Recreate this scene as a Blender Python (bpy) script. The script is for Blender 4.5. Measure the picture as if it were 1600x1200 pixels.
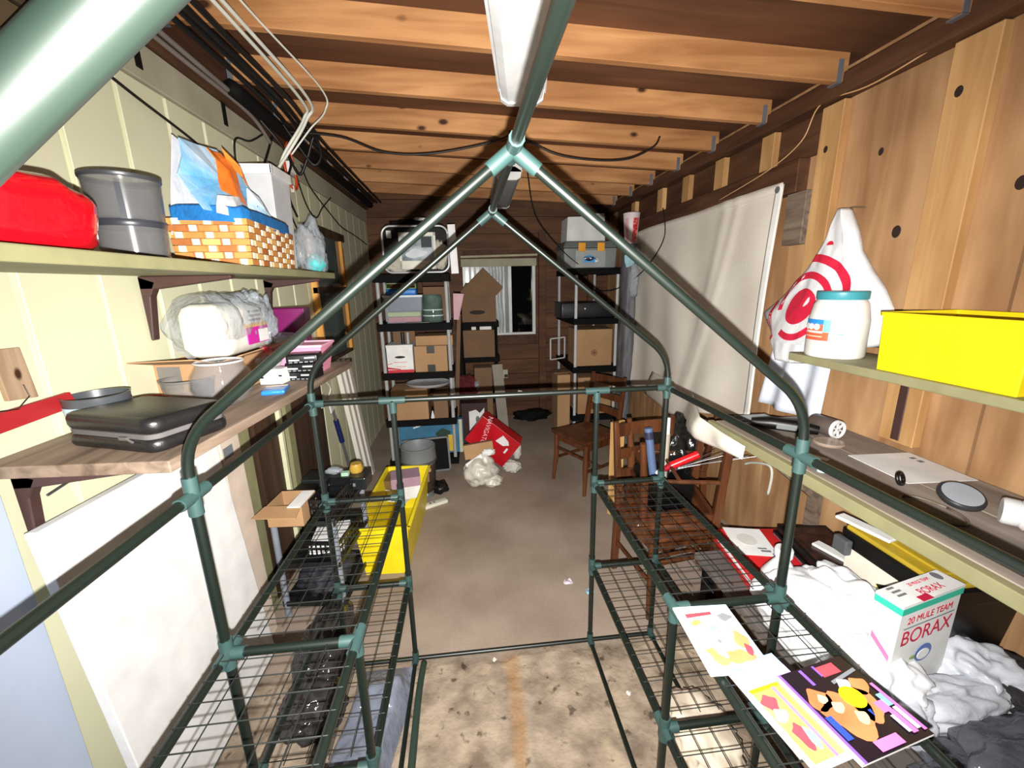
import bpy, bmesh, math, random
from mathutils import Vector, Matrix, noise, Euler
R = math.radians
random.seed(7)
for o in list(bpy.data.objects): bpy.data.objects.remove(o)
COL = bpy.context.scene.collection
SC = bpy.context.scene
# ------------------------------------------------------------------ camera, light, exposure
F, PIT, YAW, ROL, CZ = 645.6257, .2365, .1011, -.0209, 1.6864
fw = Vector((math.sin(YAW)*math.cos(PIT), math.cos(YAW)*math.cos(PIT), -math.sin(PIT)))
rt = Vector((math.cos(YAW), -math.sin(YAW), 0)); up = rt.cross(fw)
rt2 = math.cos(ROL)*rt + math.sin(ROL)*up; up2 = -math.sin(ROL)*rt + math.cos(ROL)*up
cd = bpy.data.cameras.new('camera'); cam = bpy.data.objects.new('camera', cd); COL.objects.link(cam)
cd.sensor_fit = 'HORIZONTAL'; cd.sensor_width = 36; cd.lens = 36*F/1600; cd.clip_start = .02
m = Matrix((rt2, up2, -fw)).transposed().to_4x4(); m.translation = Vector((0, 0, CZ)); cam.matrix_world = m
SC.camera = cam
w = bpy.data.worlds.new('night'); SC.world = w; w.use_nodes = True
w.node_tree.nodes['Background'].inputs[0].default_value = (.85, .92, 1, 1)
w.node_tree.nodes['Background'].inputs[1].default_value = .022
ld = bpy.data.lights.new('phone_flash', 'SPOT'); fl = bpy.data.objects.new('phone_flash', ld); COL.objects.link(fl)
ld.energy = 510; ld.spot_size = R(146); ld.spot_blend = 1; ld.shadow_soft_size = .006; ld.color = (1, .97, .92)
fl.matrix_world = m.copy(); fl.location = Vector((0, 0, CZ)) - up2*.045 + rt2*.004
SC.view_settings.view_transform = 'Standard'; SC.view_settings.look = 'None'
SC.view_settings.exposure = 0; SC.view_settings.gamma = 1; SC.view_settings.use_curve_mapping = False
# ------------------------------------------------------------------ materials
def lin(c):
    return tuple((x/255/12.92 if x/255 <= .04045 else ((x/255+.055)/1.055)**2.4) for x in c[:3]) + (1,)
MC = {}
def mat(name, c, rough=.6, metal=0, c2=None, sc=8, amt=.5, bump=0, bsc=None, alpha=1, stretch=(1,1,1), coat=0, trans=0, spec=.5):
    if name in MC: return MC[name]
    m = bpy.data.materials.new(name); MC[name] = m; m.use_nodes = True
    nt = m.node_tree; N = nt.nodes; L = nt.links; b = N['Principled BSDF']
    b.inputs['Roughness'].default_value = rough; b.inputs['Metallic'].default_value = metal
    b.inputs['Alpha'].default_value = alpha; b.inputs['Coat Weight'].default_value = coat
    b.inputs['Transmission Weight'].default_value = trans
    b.inputs['Specular IOR Level'].default_value = spec
    tc = N.new('ShaderNodeTexCoord'); mp = N.new('ShaderNodeMapping'); mp.inputs['Scale'].default_value = stretch
    oi = N.new('ShaderNodeObjectInfo'); ml = N.new('ShaderNodeVectorMath'); ml.operation = 'SCALE'; ml.inputs[0].default_value = (13, 7, 5)
    L.new(oi.outputs['Random'], ml.inputs['Scale']); ad = N.new('ShaderNodeVectorMath')
    L.new(tc.outputs['Object'], ad.inputs[0]); L.new(ml.outputs[0], ad.inputs[1]); L.new(ad.outputs[0], mp.inputs['Vector'])
    nz = N.new('ShaderNodeTexNoise'); nz.inputs['Scale'].default_value = sc; nz.inputs['Detail'].default_value = 5
    L.new(mp.outputs[0], nz.inputs['Vector'])
    cr = N.new('ShaderNodeValToRGB'); cr.color_ramp.elements[0].position = .5-amt/2; cr.color_ramp.elements[1].position = .5+amt/2
    cr.color_ramp.elements[0].color = lin(c2 if c2 else tuple(x*.88 for x in c)); cr.color_ramp.elements[1].color = lin(c)
    L.new(nz.outputs[0], cr.inputs[0]); L.new(cr.outputs[0], b.inputs['Base Color'])
    if bump:
        n2 = N.new('ShaderNodeTexNoise'); n2.inputs['Scale'].default_value = bsc or sc*3; n2.inputs['Detail'].default_value = 4
        L.new(mp.outputs[0], n2.inputs['Vector'])
        bp = N.new('ShaderNodeBump'); bp.inputs['Strength'].default_value = bump; bp.inputs['Distance'].default_value = .02
        L.new(n2.outputs[0], bp.inputs['Height']); L.new(bp.outputs[0], b.inputs['Normal'])
    return m
def wood(name, c, c2, axis=0, knot=(60, 32, 16), grain=22, rough=.65, kn=.0, ksc=3.0, big=1.6, kst=None, dist=.7):
    """board with long grain along axis, soft broad blotches and small knots"""
    if name in MC: return MC[name]
    m = bpy.data.materials.new(name); MC[name] = m; m.use_nodes = True
    nt = m.node_tree; N = nt.nodes; L = nt.links; b = N['Principled BSDF']
    b.inputs['Roughness'].default_value = rough; b.inputs['Specular IOR Level'].default_value = .3
    tc = N.new('ShaderNodeTexCoord'); oi = N.new('ShaderNodeObjectInfo')
    ml = N.new('ShaderNodeVectorMath'); ml.operation = 'SCALE'; ml.inputs[0].default_value = (13, 7, 5)
    L.new(oi.outputs['Random'], ml.inputs['Scale']); ad = N.new('ShaderNodeVectorMath')
    L.new(tc.outputs['Object'], ad.inputs[0]); L.new(ml.outputs[0], ad.inputs[1])
    def mapped(s):
        mp = N.new('ShaderNodeMapping'); mp.inputs['Scale'].default_value = s; L.new(ad.outputs[0], mp.inputs['Vector']); return mp
    s = [1, 1, 1]; s[axis] = .09
    mp = mapped(s)
    nz = N.new('ShaderNodeTexNoise'); nz.inputs['Scale'].default_value = grain; nz.inputs['Detail'].default_value = 6; nz.inputs['Distortion'].default_value = dist
    L.new(mp.outputs[0], nz.inputs['Vector'])
    cr = N.new('ShaderNodeValToRGB'); cr.color_ramp.elements[0].position = .33; cr.color_ramp.elements[1].position = .62
    cr.color_ramp.elements[0].color = lin(c2); cr.color_ramp.elements[1].color = lin(c); L.new(nz.outputs[0], cr.inputs[0])
    s2 = [1, 1, 1]; s2[axis] = .35
    mp2 = mapped(s2); n2 = N.new('ShaderNodeTexNoise'); n2.inputs['Scale'].default_value = big*2; n2.inputs['Detail'].default_value = 3
    L.new(mp2.outputs[0], n2.inputs['Vector'])
    mx = N.new('ShaderNodeMix'); mx.data_type = 'RGBA'; mx.blend_type = 'MULTIPLY'
    cr2 = N.new('ShaderNodeValToRGB'); cr2.color_ramp.elements[0].position = .35; cr2.color_ramp.elements[1].position = .65
    cr2.color_ramp.elements[0].color = (.55, .48, .42, 1); cr2.color_ramp.elements[1].color = (1, 1, 1, 1)
    L.new(n2.outputs[0], cr2.inputs[0]); mx.inputs[0].default_value = .75
    L.new(cr.outputs[0], mx.inputs[6]); L.new(cr2.outputs[0], mx.inputs[7]); out = mx.outputs[2]
    if kn:
        s3 = list(kst) if kst else [1, 1, 1]
        if not kst: s3[axis] = .55
        mp3 = mapped(s3); vo = N.new('ShaderNodeTexVoronoi'); vo.inputs['Scale'].default_value = ksc; L.new(mp3.outputs[0], vo.inputs['Vector'])
        n3 = N.new('ShaderNodeTexNoise'); n3.inputs['Scale'].default_value = 6; L.new(mp3.outputs[0], n3.inputs['Vector'])
        a3 = N.new('ShaderNodeMath'); a3.operation = 'MULTIPLY_ADD'; L.new(n3.outputs[0], a3.inputs[0]); a3.inputs[1].default_value = .06; L.new(vo.outputs['Distance'], a3.inputs[2])
        c3 = N.new('ShaderNodeValToRGB'); c3.color_ramp.elements[0].position = kn*.55+.03; c3.color_ramp.elements[1].position = kn+.05
        c3.color_ramp.elements[0].color = (1, 1, 1, 1); c3.color_ramp.elements[1].color = (0, 0, 0, 1); L.new(a3.outputs[0], c3.inputs[0])
        m3 = N.new('ShaderNodeMix'); m3.data_type = 'RGBA'; L.new(c3.outputs[0], m3.inputs[0]); L.new(out, m3.inputs[6]); m3.inputs[7].default_value = lin(knot); out = m3.outputs[2]
    L.new(out, b.inputs['Base Color'])
    bp = N.new('ShaderNodeBump'); bp.inputs['Strength'].default_value = .18; bp.inputs['Distance'].default_value = .01
    L.new(nz.outputs[0], bp.inputs['Height']); L.new(bp.outputs[0], b.inputs['Normal'])
    return m
def clear(name, c, alpha, rough=.08, bump=.0, sc=20):
    return mat(name, c, rough=rough, alpha=alpha, bump=bump, sc=sc, amt=.8, spec=.6)
# ------------------------------------------------------------------ mesh helpers
class MB:
    def __init__(s): s.b = bmesh.new()
    def box(s, x0, x1, y0, y1, z0, z1, M=None):
        vs = [s.b.verts.new(Vector(p) if M is None else M @ Vector(p)) for p in
              ((x0,y0,z0),(x1,y0,z0),(x1,y1,z0),(x0,y1,z0),(x0,y0,z1),(x1,y0,z1),(x1,y1,z1),(x0,y1,z1))]
        for f in ((0,3,2,1),(4,5,6,7),(0,1,5,4),(1,2,6,5),(2,3,7,6),(3,0,4,7)): s.b.faces.new([vs[i] for i in f])
        return s
    def hexa(s, p):
        vs = [s.b.verts.new(q) for q in p]
        for f in ((0,3,2,1),(4,5,6,7),(0,1,5,4),(1,2,6,5),(2,3,7,6),(3,0,4,7)): s.b.faces.new([vs[i] for i in f])
        return s
    def tube(s, pts, r, seg=8, caps=True):
        pts = [Vector(p) for p in pts]; rings = []; n = len(pts)
        rr = r if isinstance(r, (list, tuple)) else [r]*n
        ref = None
        for i, p in enumerate(pts):
            d = (pts[min(i+1, n-1)] - pts[max(i-1, 0)]).normalized()
            if ref is None:
                ref = Vector((0,0,1)) if abs(d.z) < .9 else Vector((1,0,0))
            a = (ref - d*ref.dot(d)).normalized(); ref = a; b = d.cross(a)
            rings.append([s.b.verts.new(p + rr[i]*(a*math.cos(2*math.pi*k/seg) + b*math.sin(2*math.pi*k/seg))) for k in range(seg)])
        for i in range(n-1):
            for k in range(seg): s.b.faces.new((rings[i][k], rings[i][(k+1)%seg], rings[i+1][(k+1)%seg], rings[i+1][k]))
        if caps: s.b.faces.new(rings[0][::-1]); s.b.faces.new(rings[-1])
        return s
    def lathe(s, prof, seg=24, M=None, cap0=True, cap1=True, sq=None):
        rings = []
        for r, z in prof:
            ring = []
            for k in range(seg):
                a = 2*math.pi*k/seg; v = Vector((r*math.cos(a), r*math.sin(a), z))
                if M is not None: v = M @ v
                ring.append(s.b.verts.new(v))
            rings.append(ring)
        for i in range(len(rings)-1):
            for k in range(seg): s.b.faces.new((rings[i][k], rings[i][(k+1)%seg], rings[i+1][(k+1)%seg], rings[i+1][k]))
        if cap0: s.b.faces.new(rings[0][::-1])
        if cap1: s.b.faces.new(rings[-1])
        return s
    def prism(s, pts, d):
        """polygon of 3-D points pushed along d"""
        d = Vector(d); a = [s.b.verts.new(Vector(p)) for p in pts]; c = [s.b.verts.new(Vector(p)+d) for p in pts]; n = len(pts)
        s.b.faces.new(a[::-1]); s.b.faces.new(c)
        for i in range(n): s.b.faces.new((a[i], a[(i+1)%n], c[(i+1)%n], c[i]))
        return s
    def poly(s, pts): s.b.faces.new([s.b.verts.new(Vector(p)) for p in pts]); return s
    def grid(s, fn, nu, nv):
        g = [[s.b.verts.new(Vector(fn(i/nu, j/nv))) for j in range(nv+1)] for i in range(nu+1)]
        for i in range(nu):
            for j in range(nv): s.b.faces.new((g[i][j], g[i+1][j], g[i+1][j+1], g[i][j+1]))
        return s
    def blob(s, c, size, seed=0, amp=.25, fr=2.2, sub=4, flat=None, ridge=True):
        c = Vector(c); r = bmesh.ops.create_icosphere(s.b, subdivisions=sub, radius=1)
        for v in r['verts']:
            p = v.co.normalized(); q = p*fr + Vector((seed*3.7, seed*1.3, seed*2.1))
            n = noise.noise(q)*.6 + (abs(noise.noise(q*2.3))*-.7+.2 if ridge else noise.noise(q*2.1)*.4) + (abs(noise.noise(q*5.1))*-.25 if ridge is True else 0)
            if ridge == 'soft': n = noise.noise(q)*.75 - abs(noise.noise(q*1.5+Vector((3,1,2))))*.5 + .1 - abs(noise.noise(q*3.1))*.06
            p = p*(1+amp*n*1.6)
            p = Vector((p.x*size[0], p.y*size[1], p.z*size[2]))
            if flat is not None and p.z < flat: p.z = flat + (p.z-flat)*.04
            v.co = c + p
        return s
    def build(s, name, material, parent=None, off=None, bevel=0, smooth=False, solid=0, seg=2):
        bmesh.ops.recalc_face_normals(s.b, faces=s.b.faces)
        me = bpy.data.meshes.new(name)
        if off is not None: bmesh.ops.translate(s.b, verts=s.b.verts, vec=-Vector(off))
        s.b.to_mesh(me); s.b.free()
        o = bpy.data.objects.new(name, me); COL.objects.link(o)
        me.materials.append(material)
        if smooth:
            for p in me.polygons: p.use_smooth = True
            if smooth == 'auto':
                me.set_sharp_from_angle(angle=R(40))
        if solid:
            md = o.modifiers.new('solid', 'SOLIDIFY'); md.thickness = solid; md.offset = 0
        if bevel:
            md = o.modifiers.new('bevel', 'BEVEL'); md.width = bevel; md.segments = seg; md.limit_method = 'ANGLE'; md.angle_limit = R(35)
        if parent: o.parent = parent
        return o
def tag(o, label=None, cat=None, group=None, kind=None):
    if label: o['label'] = label
    if cat: o['category'] = cat
    if group: o['group'] = group
    if kind: o['kind'] = kind
    return o
def thing(name, label, cat, loc=(0,0,0), rz=0, group=None, rot=None):
    o = bpy.data.objects.new(name, None); COL.objects.link(o); o.empty_display_size = .05
    o.location = loc; o.rotation_euler = rot if rot else (0, 0, R(rz)); return tag(o, label, cat, group)
def struct(name, label=None):
    o = bpy.data.objects.new(name, None); COL.objects.link(o); o['kind'] = 'structure'
    if label: o['label'] = label
    return o
def copy_tree(src, loc=None, rz=None, label=None, rot=None):
    c = src.copy(); COL.objects.link(c)
    for ch in src.children:
        d = ch.copy(); COL.objects.link(d); d.parent = c
        for g in ch.children:
            e = g.copy(); COL.objects.link(e); e.parent = d
    if loc is not None: c.location = loc
    if rz is not None: c.rotation_euler = (0, 0, R(rz))
    if rot is not None: c.rotation_euler = rot
    if label: c['label'] = label
    return c
def body_of(p):
    return p.children[0] if p.type == 'EMPTY' and p.children else p
def text(name, body, size, loc, rot, material, parent, align='CENTER', sx=1, shear=0, bold=.0):
    cu = bpy.data.curves.new(name, 'FONT'); cu.body = body; cu.size = size; cu.align_x = align; cu.align_y = 'CENTER'; cu.extrude = .0004; cu.shear = shear; cu.offset = bold
    tmp = bpy.data.objects.new('tmp', cu); COL.objects.link(tmp); bpy.context.view_layer.update()
    me = bpy.data.meshes.new_from_object(tmp.evaluated_get(bpy.context.evaluated_depsgraph_get())); bpy.data.objects.remove(tmp)
    o = bpy.data.objects.new(name, me); COL.objects.link(o); o['kind'] = 'stuff'; me.materials.clear(); me.materials.append(material); o.location = loc; o.rotation_euler = rot; o.scale = (sx, 1, 1); o.parent = body_of(parent)
    return o
def decal(name, polys, material, parent, o0, u, v, n=(0,0,1), lift=.0008):
    """flat print: polygons in the u,v frame of a surface"""
    o0, u, v, n = Vector(o0), Vector(u), Vector(v), Vector(n).normalized()
    b = MB()
    for P in polys: b.prism([o0 + u*a + v*c + n*lift*.2 for a, c in P], n*lift)
    o = b.build(name, material, body_of(parent))
    if len(polys) > 1: o['kind'] = 'stuff'
    return o
def rect(a, b, c, d): return [(a, c), (b, c), (b, d), (a, d)]
def ell(cx, cy, rx, ry, n=20, a0=0, a1=360): return [(cx+rx*math.cos(R(a0+(a1-a0)*i/n)), cy+ry*math.sin(R(a0+(a1-a0)*i/n))) for i in range(n)]
def arc_pts(p, n):  # catmull-rom through points
    p = [Vector(q) for q in p]; out = []
    for i in range(len(p)-1):
        a, b, c, d = p[max(i-1, 0)], p[i], p[i+1], p[min(i+2, len(p)-1)]
        for k in range(n):
            t = k/n; out.append(.5*((2*b)+(-a+c)*t+(2*a-5*b+4*c-d)*t*t+(-a+3*b-3*c+d)*t**3))
    return out + [p[-1]]
def open_box(b, x0, x1, y0, y1, z0, z1, t=.004, draft=0):
    """tub open at the top: walls lean outwards by draft"""
    def ring(x0, x1, y0, y1, z): return [Vector((x0,y0,z)), Vector((x1,y0,z)), Vector((x1,y1,z)), Vector((x0,y1,z))]
    d = draft; O0 = ring(x0+d, x1-d, y0+d, y1-d, z0); O1 = ring(x0, x1, y0, y1, z1); I1 = ring(x0+t, x1-t, y0+t, y1-t, z1); I0 = ring(x0+d+t, x1-d-t, y0+d+t, y1-d-t, z0+t)
    Rg = [[b.b.verts.new(p) for p in r] for r in (O0, O1, I1, I0)]
    for A, B in zip(Rg, Rg[1:]):
        for i in range(4): b.b.faces.new((A[i], A[(i+1)%4], B[(i+1)%4], B[i]))
    b.b.faces.new(Rg[0][::-1]); b.b.faces.new(Rg[3]); return b
# ------------------------------------------------------------------ palette
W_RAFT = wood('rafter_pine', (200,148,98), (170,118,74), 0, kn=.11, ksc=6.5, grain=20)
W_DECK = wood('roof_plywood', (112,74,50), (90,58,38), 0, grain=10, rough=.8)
W_PLY = wood('wall_plywood', (196,156,114), (168,126,88), 2, kn=.07, ksc=2.2, grain=6, big=2.4, dist=2.2)
W_STUD = wood('stud_pine', (214,172,118), (196,150,98), 2, kn=.06, ksc=4, grain=20)
W_DARK = wood('header_dark', (98,66,46), (74,48,34), 1, grain=20)
W_BACK = wood('back_boards', (108,72,46), (80,52,33), 0, kn=.06, ksc=3, grain=18)
W_BARE = wood('bare_siding', (84,62,46), (48,34,26), 2, grain=9)
W_GREY = wood('weathered_shelf', (158,140,124), (112,98,86), 1, grain=24, kn=.05, ksc=4)
W_GREYX = wood('weathered_board', (150,134,120), (104,92,82), 1, grain=30)
W_CHAIR = wood('chair_stain', (98,58,34), (70,40,24), 2, grain=20, rough=.35)
W_SASH = wood('sash_pine', (236,178,92), (196,130,60), 2, grain=26)
SIDE = mat('green_siding_paint', (212,210,180), .6, c2=(198,196,166), sc=3, amt=.9, bump=.02, bsc=40)
SIDEG = mat('siding_groove', (230,228,190), .6)
FASC = mat('dusty_fascia', (176,172,150), .8, c2=(148,142,122), sc=5, amt=.6)
OLIVE = mat('olive_paint', (146,143,106), .6, c2=(128,125,92), sc=10)
BLK = mat('black_plastic', (9,9,10), .4)
BLKM = mat('black_matte', (10,9,9), .8, spec=.2)
TIER = mat('tier_black', (7,7,8), .75, spec=.15)
GRN = mat('dark_green_tube', (14,23,18), .38, spec=.6)
CON = mat('teal_connector', (46,70,68), .45)
WIRE = mat('wire_coating', (20,24,22), .5)
WHT = mat('white_plastic', (236,236,236), .45)
WHTP = mat('white_paper', (240,240,238), .8)
WHTE = mat('white_enamel', (228,230,230), .35)
GREY = mat('grey_plastic', (118,122,126), .45)
GREYP = mat('grey_post', (170,172,172), .5)
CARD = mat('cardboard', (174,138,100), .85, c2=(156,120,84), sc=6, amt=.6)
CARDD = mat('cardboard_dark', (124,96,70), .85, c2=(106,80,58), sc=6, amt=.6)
YEL = mat('yellow_plastic', (250,226,24), .4)
RED = mat('red_plastic', (206,24,34), .35)
PINK = mat('pink_plastic', (232,150,178), .4)
BRN = mat('brown_bracket', (70,46,42), .5)
STEEL = mat('steel', (170,172,175), .3, metal=.9)
GALV = mat('galvanised', (150,155,165), .4, metal=.6)
BLUE = mat('blue_plastic', (24,110,190), .4)
CLR = clear('clear_plastic', (210,220,225), .28, bump=.2)
BAGC = clear('crumpled_clear_film', (190,198,206), .42, rough=.12, bump=.5, sc=14)
SMOKE = clear('smoke_plastic', (120,120,122), .38, rough=.15)
GLS = clear('glass_clear', (190,200,205), .22, rough=.03)
BAGW = mat('white_bag_film', (240,242,246), .35, bump=.25, sc=6, bsc=14, alpha=1)
INKR = mat('red_ink', (206,32,56), .6); INKK = mat('black_ink', (24,22,26), .7); INKB = mat('blue_ink', (40,70,170), .6); INKG = mat('grey_ink', (120,122,128), .7)
CABK = mat('black_cable', (14,14,15), .5); CABW = mat('white_cable', (226,226,214), .5)
# ------------------------------------------------------------------ room shell
XL, XR, YB = -1.12, 1.75, 5.2
def zr(x): return 2.654 - .0473*(x+1.12)
# floor: one slab with a rougher, broken surface this side of the sill
def concrete():
    m = bpy.data.materials.new('concrete'); m.use_nodes = True; nt = m.node_tree; N = nt.nodes; L = nt.links; b = N['Principled BSDF']
    b.inputs['Roughness'].default_value = .85; b.inputs['Specular IOR Level'].default_value = .2
    tc = N.new('ShaderNodeTexCoord')
    def nz(sc, det=5): n = N.new('ShaderNodeTexNoise'); n.inputs['Scale'].default_value = sc; n.inputs['Detail'].default_value = det; L.new(tc.outputs['Object'], n.inputs['Vector']); return n
    def ramp(i, p0, c0, p1, c1):
        r = N.new('ShaderNodeValToRGB'); r.color_ramp.elements[0].position = p0; r.color_ramp.elements[1].position = p1
        r.color_ramp.elements[0].color = c0; r.color_ramp.elements[1].color = c1; L.new(i, r.inputs[0]); return r
    def mix(f, a, c, bl='MIX'):
        x = N.new('ShaderNodeMix'); x.data_type = 'RGBA'; x.blend_type = bl
        if isinstance(f, float): x.inputs[0].default_value = f
        else: L.new(f, x.inputs[0])
        L.new(a, x.inputs[6])
        if isinstance(c, tuple): x.inputs[7].default_value = c
        else: L.new(c, x.inputs[7])
        return x
    base = ramp(nz(2.2).outputs[0], .35, lin((138,122,108)), .65, lin((160,144,130)))
    fine = ramp(nz(90, 2).outputs[0], .3, (.8,.8,.8,1), .7, (1,1,1,1))
    c = mix(.6, base.outputs[0], fine.outputs[0], 'MULTIPLY')
    sp = N.new('ShaderNodeSeparateXYZ'); L.new(tc.outputs['Object'], sp.inputs[0])
    wob = nz(5); a = N.new('ShaderNodeMath'); a.operation = 'MULTIPLY_ADD'; L.new(wob.outputs[0], a.inputs[0]); a.inputs[1].default_value = .12; L.new(sp.outputs['Y'], a.inputs[2])
    near = ramp(a.outputs[0], .0, (1,1,1,1), 1, (0,0,0,1)); 
    mr = N.new('ShaderNodeMapRange'); mr.inputs[1].default_value = 1.62; mr.inputs[2].default_value = 1.68; mr.inputs[3].default_value = 1; mr.inputs[4].default_value = 0; L.new(a.outputs[0], mr.inputs[0])
    rough = ramp(nz(7.5, 8).outputs[0], .34, lin((112,98,84)), .6, lin((158,142,124)))
    rough2 = ramp(nz(3.1, 4).outputs[0], .56, (0,0,0,1), .66, (1,1,1,1))
    rc = mix(rough2.outputs[0], rough.outputs[0], lin((168,150,126)))
    pits = ramp(nz(19, 3).outputs[0], .30, (.28,.26,.24,1), .38, (1,1,1,1)); rc = mix(.9, rc.outputs[2], pits.outputs[0], 'MULTIPLY')
    # rusty streak along x = .2
    ab = N.new('ShaderNodeMath'); ab.operation = 'MULTIPLY_ADD'; L.new(wob.outputs[0], ab.inputs[0]); ab.inputs[1].default_value = .12; L.new(sp.outputs['X'], ab.inputs[2])
    ds = N.new('ShaderNodeMath'); ds.operation = 'SUBTRACT'; L.new(ab.outputs[0], ds.inputs[0]); ds.inputs[1].default_value = .19
    d2 = N.new('ShaderNodeMath'); d2.operation = 'ABSOLUTE'; L.new(ds.outputs[0], d2.inputs[0])
    st = ramp(d2.outputs[0], .012, (.6,.6,.6,1), .04, (0,0,0,1)); rc = mix(st.outputs[0], rc.outputs[2], lin((150,112,70)))
    c = mix(mr.outputs[0], c.outputs[2], rc.outputs[2]); L.new(c.outputs[2], b.inputs['Base Color'])
    hm = N.new('ShaderNodeMath'); hm.operation = 'MULTIPLY'; h = nz(11, 8); L.new(h.outputs[0], hm.inputs[0]); L.new(mr.outputs[0], hm.inputs[1])
    bp = N.new('ShaderNodeBump'); bp.inputs['Strength'].default_value = .7; bp.inputs['Distance'].default_value = .03; L.new(hm.outputs[0], bp.inputs['Height']); L.new(bp.outputs[0], b.inputs['Normal'])
    return m
b = MB(); b.box(XL-.1, XR+.1, -1.2, YB+.1, -.1, 0)
fl_o = b.build('floor', concrete()); fl_o['kind'] = 'structure'
# left wall: backing sheet, planks with recessed lighter grooves
b = MB(); b.box(XL-.08, XL-.012, -1.2, YB, 0, 2.9); wl = b.build('wall_left', SIDEG); wl['kind'] = 'structure'
ys = [1.44 + .244*k for k in range(-11, 16)]
for k, y in enumerate(ys):
    y1 = min(y + (.226 if y < 2.8 else .240), YB)
    if y > YB-.02: continue
    dark = 1.9 < y < 3.1
    b = MB(); b.box(XL-.012, XL, y, y1, 1.27 if dark else 0, 2.41)
    b.build('siding_plank', SIDE, wl, bevel=.002, seg=1)
    if dark:
        b = MB(); b.box(XL-.012, XL-.004, y-.02, y1, 0, 1.265); b.build('bare_plank', W_BARE, wl)
b = MB(); b.box(XL-.012, XL+.012, -1.2, YB, 2.415, 2.545); b.build('fascia_board', FASC, wl, bevel=.003, seg=1)
for (ya, yb_, mt) in ((1.955, 2.05, OLIVE), (2.385, 2.415, SIDEG), (2.47, 2.55, OLIVE)):
    b = MB(); b.box(XL-.004, XL+.02, ya, yb_, 0, 1.262); b.build('batten', mt, wl, bevel=.002, seg=1)
# dark ledger above the fascia, and a black pipe run
b = MB(); b.box(XL-.012, XL+.04, -1.2, YB, 2.548, 2.78); b.build('ledger', W_DARK, wl)
# right wall
b = MB(); b.box(1.79, 1.86, -1.2, YB, 0, 2.9); wr = b.build('wall_right', W_PLY); wr['kind'] = 'structure'
for k, (y0, y1) in enumerate(((-1.2, -.02), (-.01, 1.19), (1.2, 2.19), (2.2, 3.69), (3.7, YB))):
    b = MB(); b.box(1.765, 1.79, y0, y1, 0, 2.6); b.build('plywood_sheet', W_PLY, wr)
for y0, y1, z1 in ((.12,.21,2.47), (.6,.69,2.47), (1.36,1.50,2.47), (1.93,2.05,2.47)):
    b = MB(); b.box(1.725, 1.765, y0, y1, 1.02, z1); b.build('stud', W_STUD, wr, bevel=.003, seg=1)
for y0 in (2.36, 2.82, 3.26, 3.70, 4.3):
    b = MB(); b.box(1.72, 1.765, y0, y0+.1, 2.285, 2.47); b.build('cripple_stud', W_STUD, wr, bevel=.002, seg=1)
b = MB(); b.box(1.757, 1.766, 2.06, 4.9, 2.282, 2.472); b.build('blocking', W_DARK, wr)
for x, y, z, r in ((1.7645,1.62,1.865,.019),(1.7645,1.245,1.968,.017),(1.7245,1.455,2.305,.014),(1.7645,1.16,1.55,.012),(1.7645,.95,2.1,.016),(1.7245,2.0,2.28,.012),(1.7645,1.75,2.2,.012)):
    M_ = Matrix.Translation((x,y,z)) @ Euler((0,R(-90),0)).to_matrix().to_4x4() @ Matrix.Diagonal((1.3,1,1,1)); MB().lathe([(r,0),(r*.8,.0012)], 14, M_).build('knot', mat('knot_dark', (46,28,18), .8), wr)
b = MB(); b.box(1.70, 1.765, 2.13, 4.7, 2.12, 2.28); b.build('header_beam', W_DARK, wr, bevel=.003, seg=1)
b = MB(); b.box(1.68, 1.79, -1.2, YB, 2.475, 2.56); b.build('top_plate', W_DARK, wr, bevel=.003, seg=1)
b = MB(); b.box(1.715, 1.765, 2.07, 2.2, 1.86, 2.118); b.build('trim_board', W_GREYX, wr, bevel=.002, seg=1)
# back wall: horizontal boards round the window opening
wb = struct('wall_back')
b = MB(); b.box(XL, XR+.1, YB+.03, YB+.1, 0, 2.9); b.build('sheathing', W_DARK, wb)
z = 0; k = 0
while z < 2.75:
    h = .19
    segs = [(XL, XR)] if (z > 1.99 or z+h < 1.09) else [(XL, -.045), (.84, XR)]
    for x0, x1 in segs:
        b = MB(); b.box(x0, x1, YB-.002*(k % 3), YB+.03, z, min(z+h-.006, 2.8)); b.build('wall_board', W_BACK, wb)
    z += h; k += 1
for x0 in (.88, -.62, 1.5):
    b = MB(); b.box(x0, x0+.09, YB-.045, YB, 0, 2.3); b.build('stud', W_BACK, wb, bevel=.003, seg=1)
# window
win = struct('window_1')
b = MB()
for r in ((-.045,.84,1.07,1.10), (-.045,.84,1.93,1.97), (-.045,-.01,1.1,1.93), (.80,.84,1.1,1.93)):
    b.box(r[0], r[1], YB-.03, YB+.03, r[2], r[3])
b.build('window_frame', WHTE, win, bevel=.004)
b = MB(); b.box(.505, .545, YB-.022, YB+.02, 1.1, 1.93); b.box(.42, .46, YB-.01, YB+.02, 1.1, 1.93); b.build('mullion', WHTE, win, bevel=.003)
NG = mat('night_glass', (6,7,9), .04, spec=.6)
b = MB(); b.box(.545, .80, YB+.005, YB+.012, 1.1, 1.93); b.build('pane', NG, win)
b = MB(); b.box(-.01, .505, YB+.012, YB+.018, 1.1, 1.93); b.build('pane', clear('dusty_glass', (150,158,160), .75, rough=.2), win)
b = MB(); b.box(-.06, .85, YB-.06, YB-.03, 1.90, 1.99); b.build('blind_valance', FASC, win, bevel=.004)
b = MB(); b.tube([(-.06, YB-.05, 2.015), (.86, YB-.05, 2.03)], .014); b.build('blind_rail', mat('cream_rail', (200,190,160), .5), win, smooth='auto')
for x in (.03, .09, .16):
    b = MB(); b.box(x, x+.03, YB-.045, YB-.04, 1.12, 1.9); b.build('blind_slat', mat('blind_slat_white', (205,210,205), .5), win)
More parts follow.
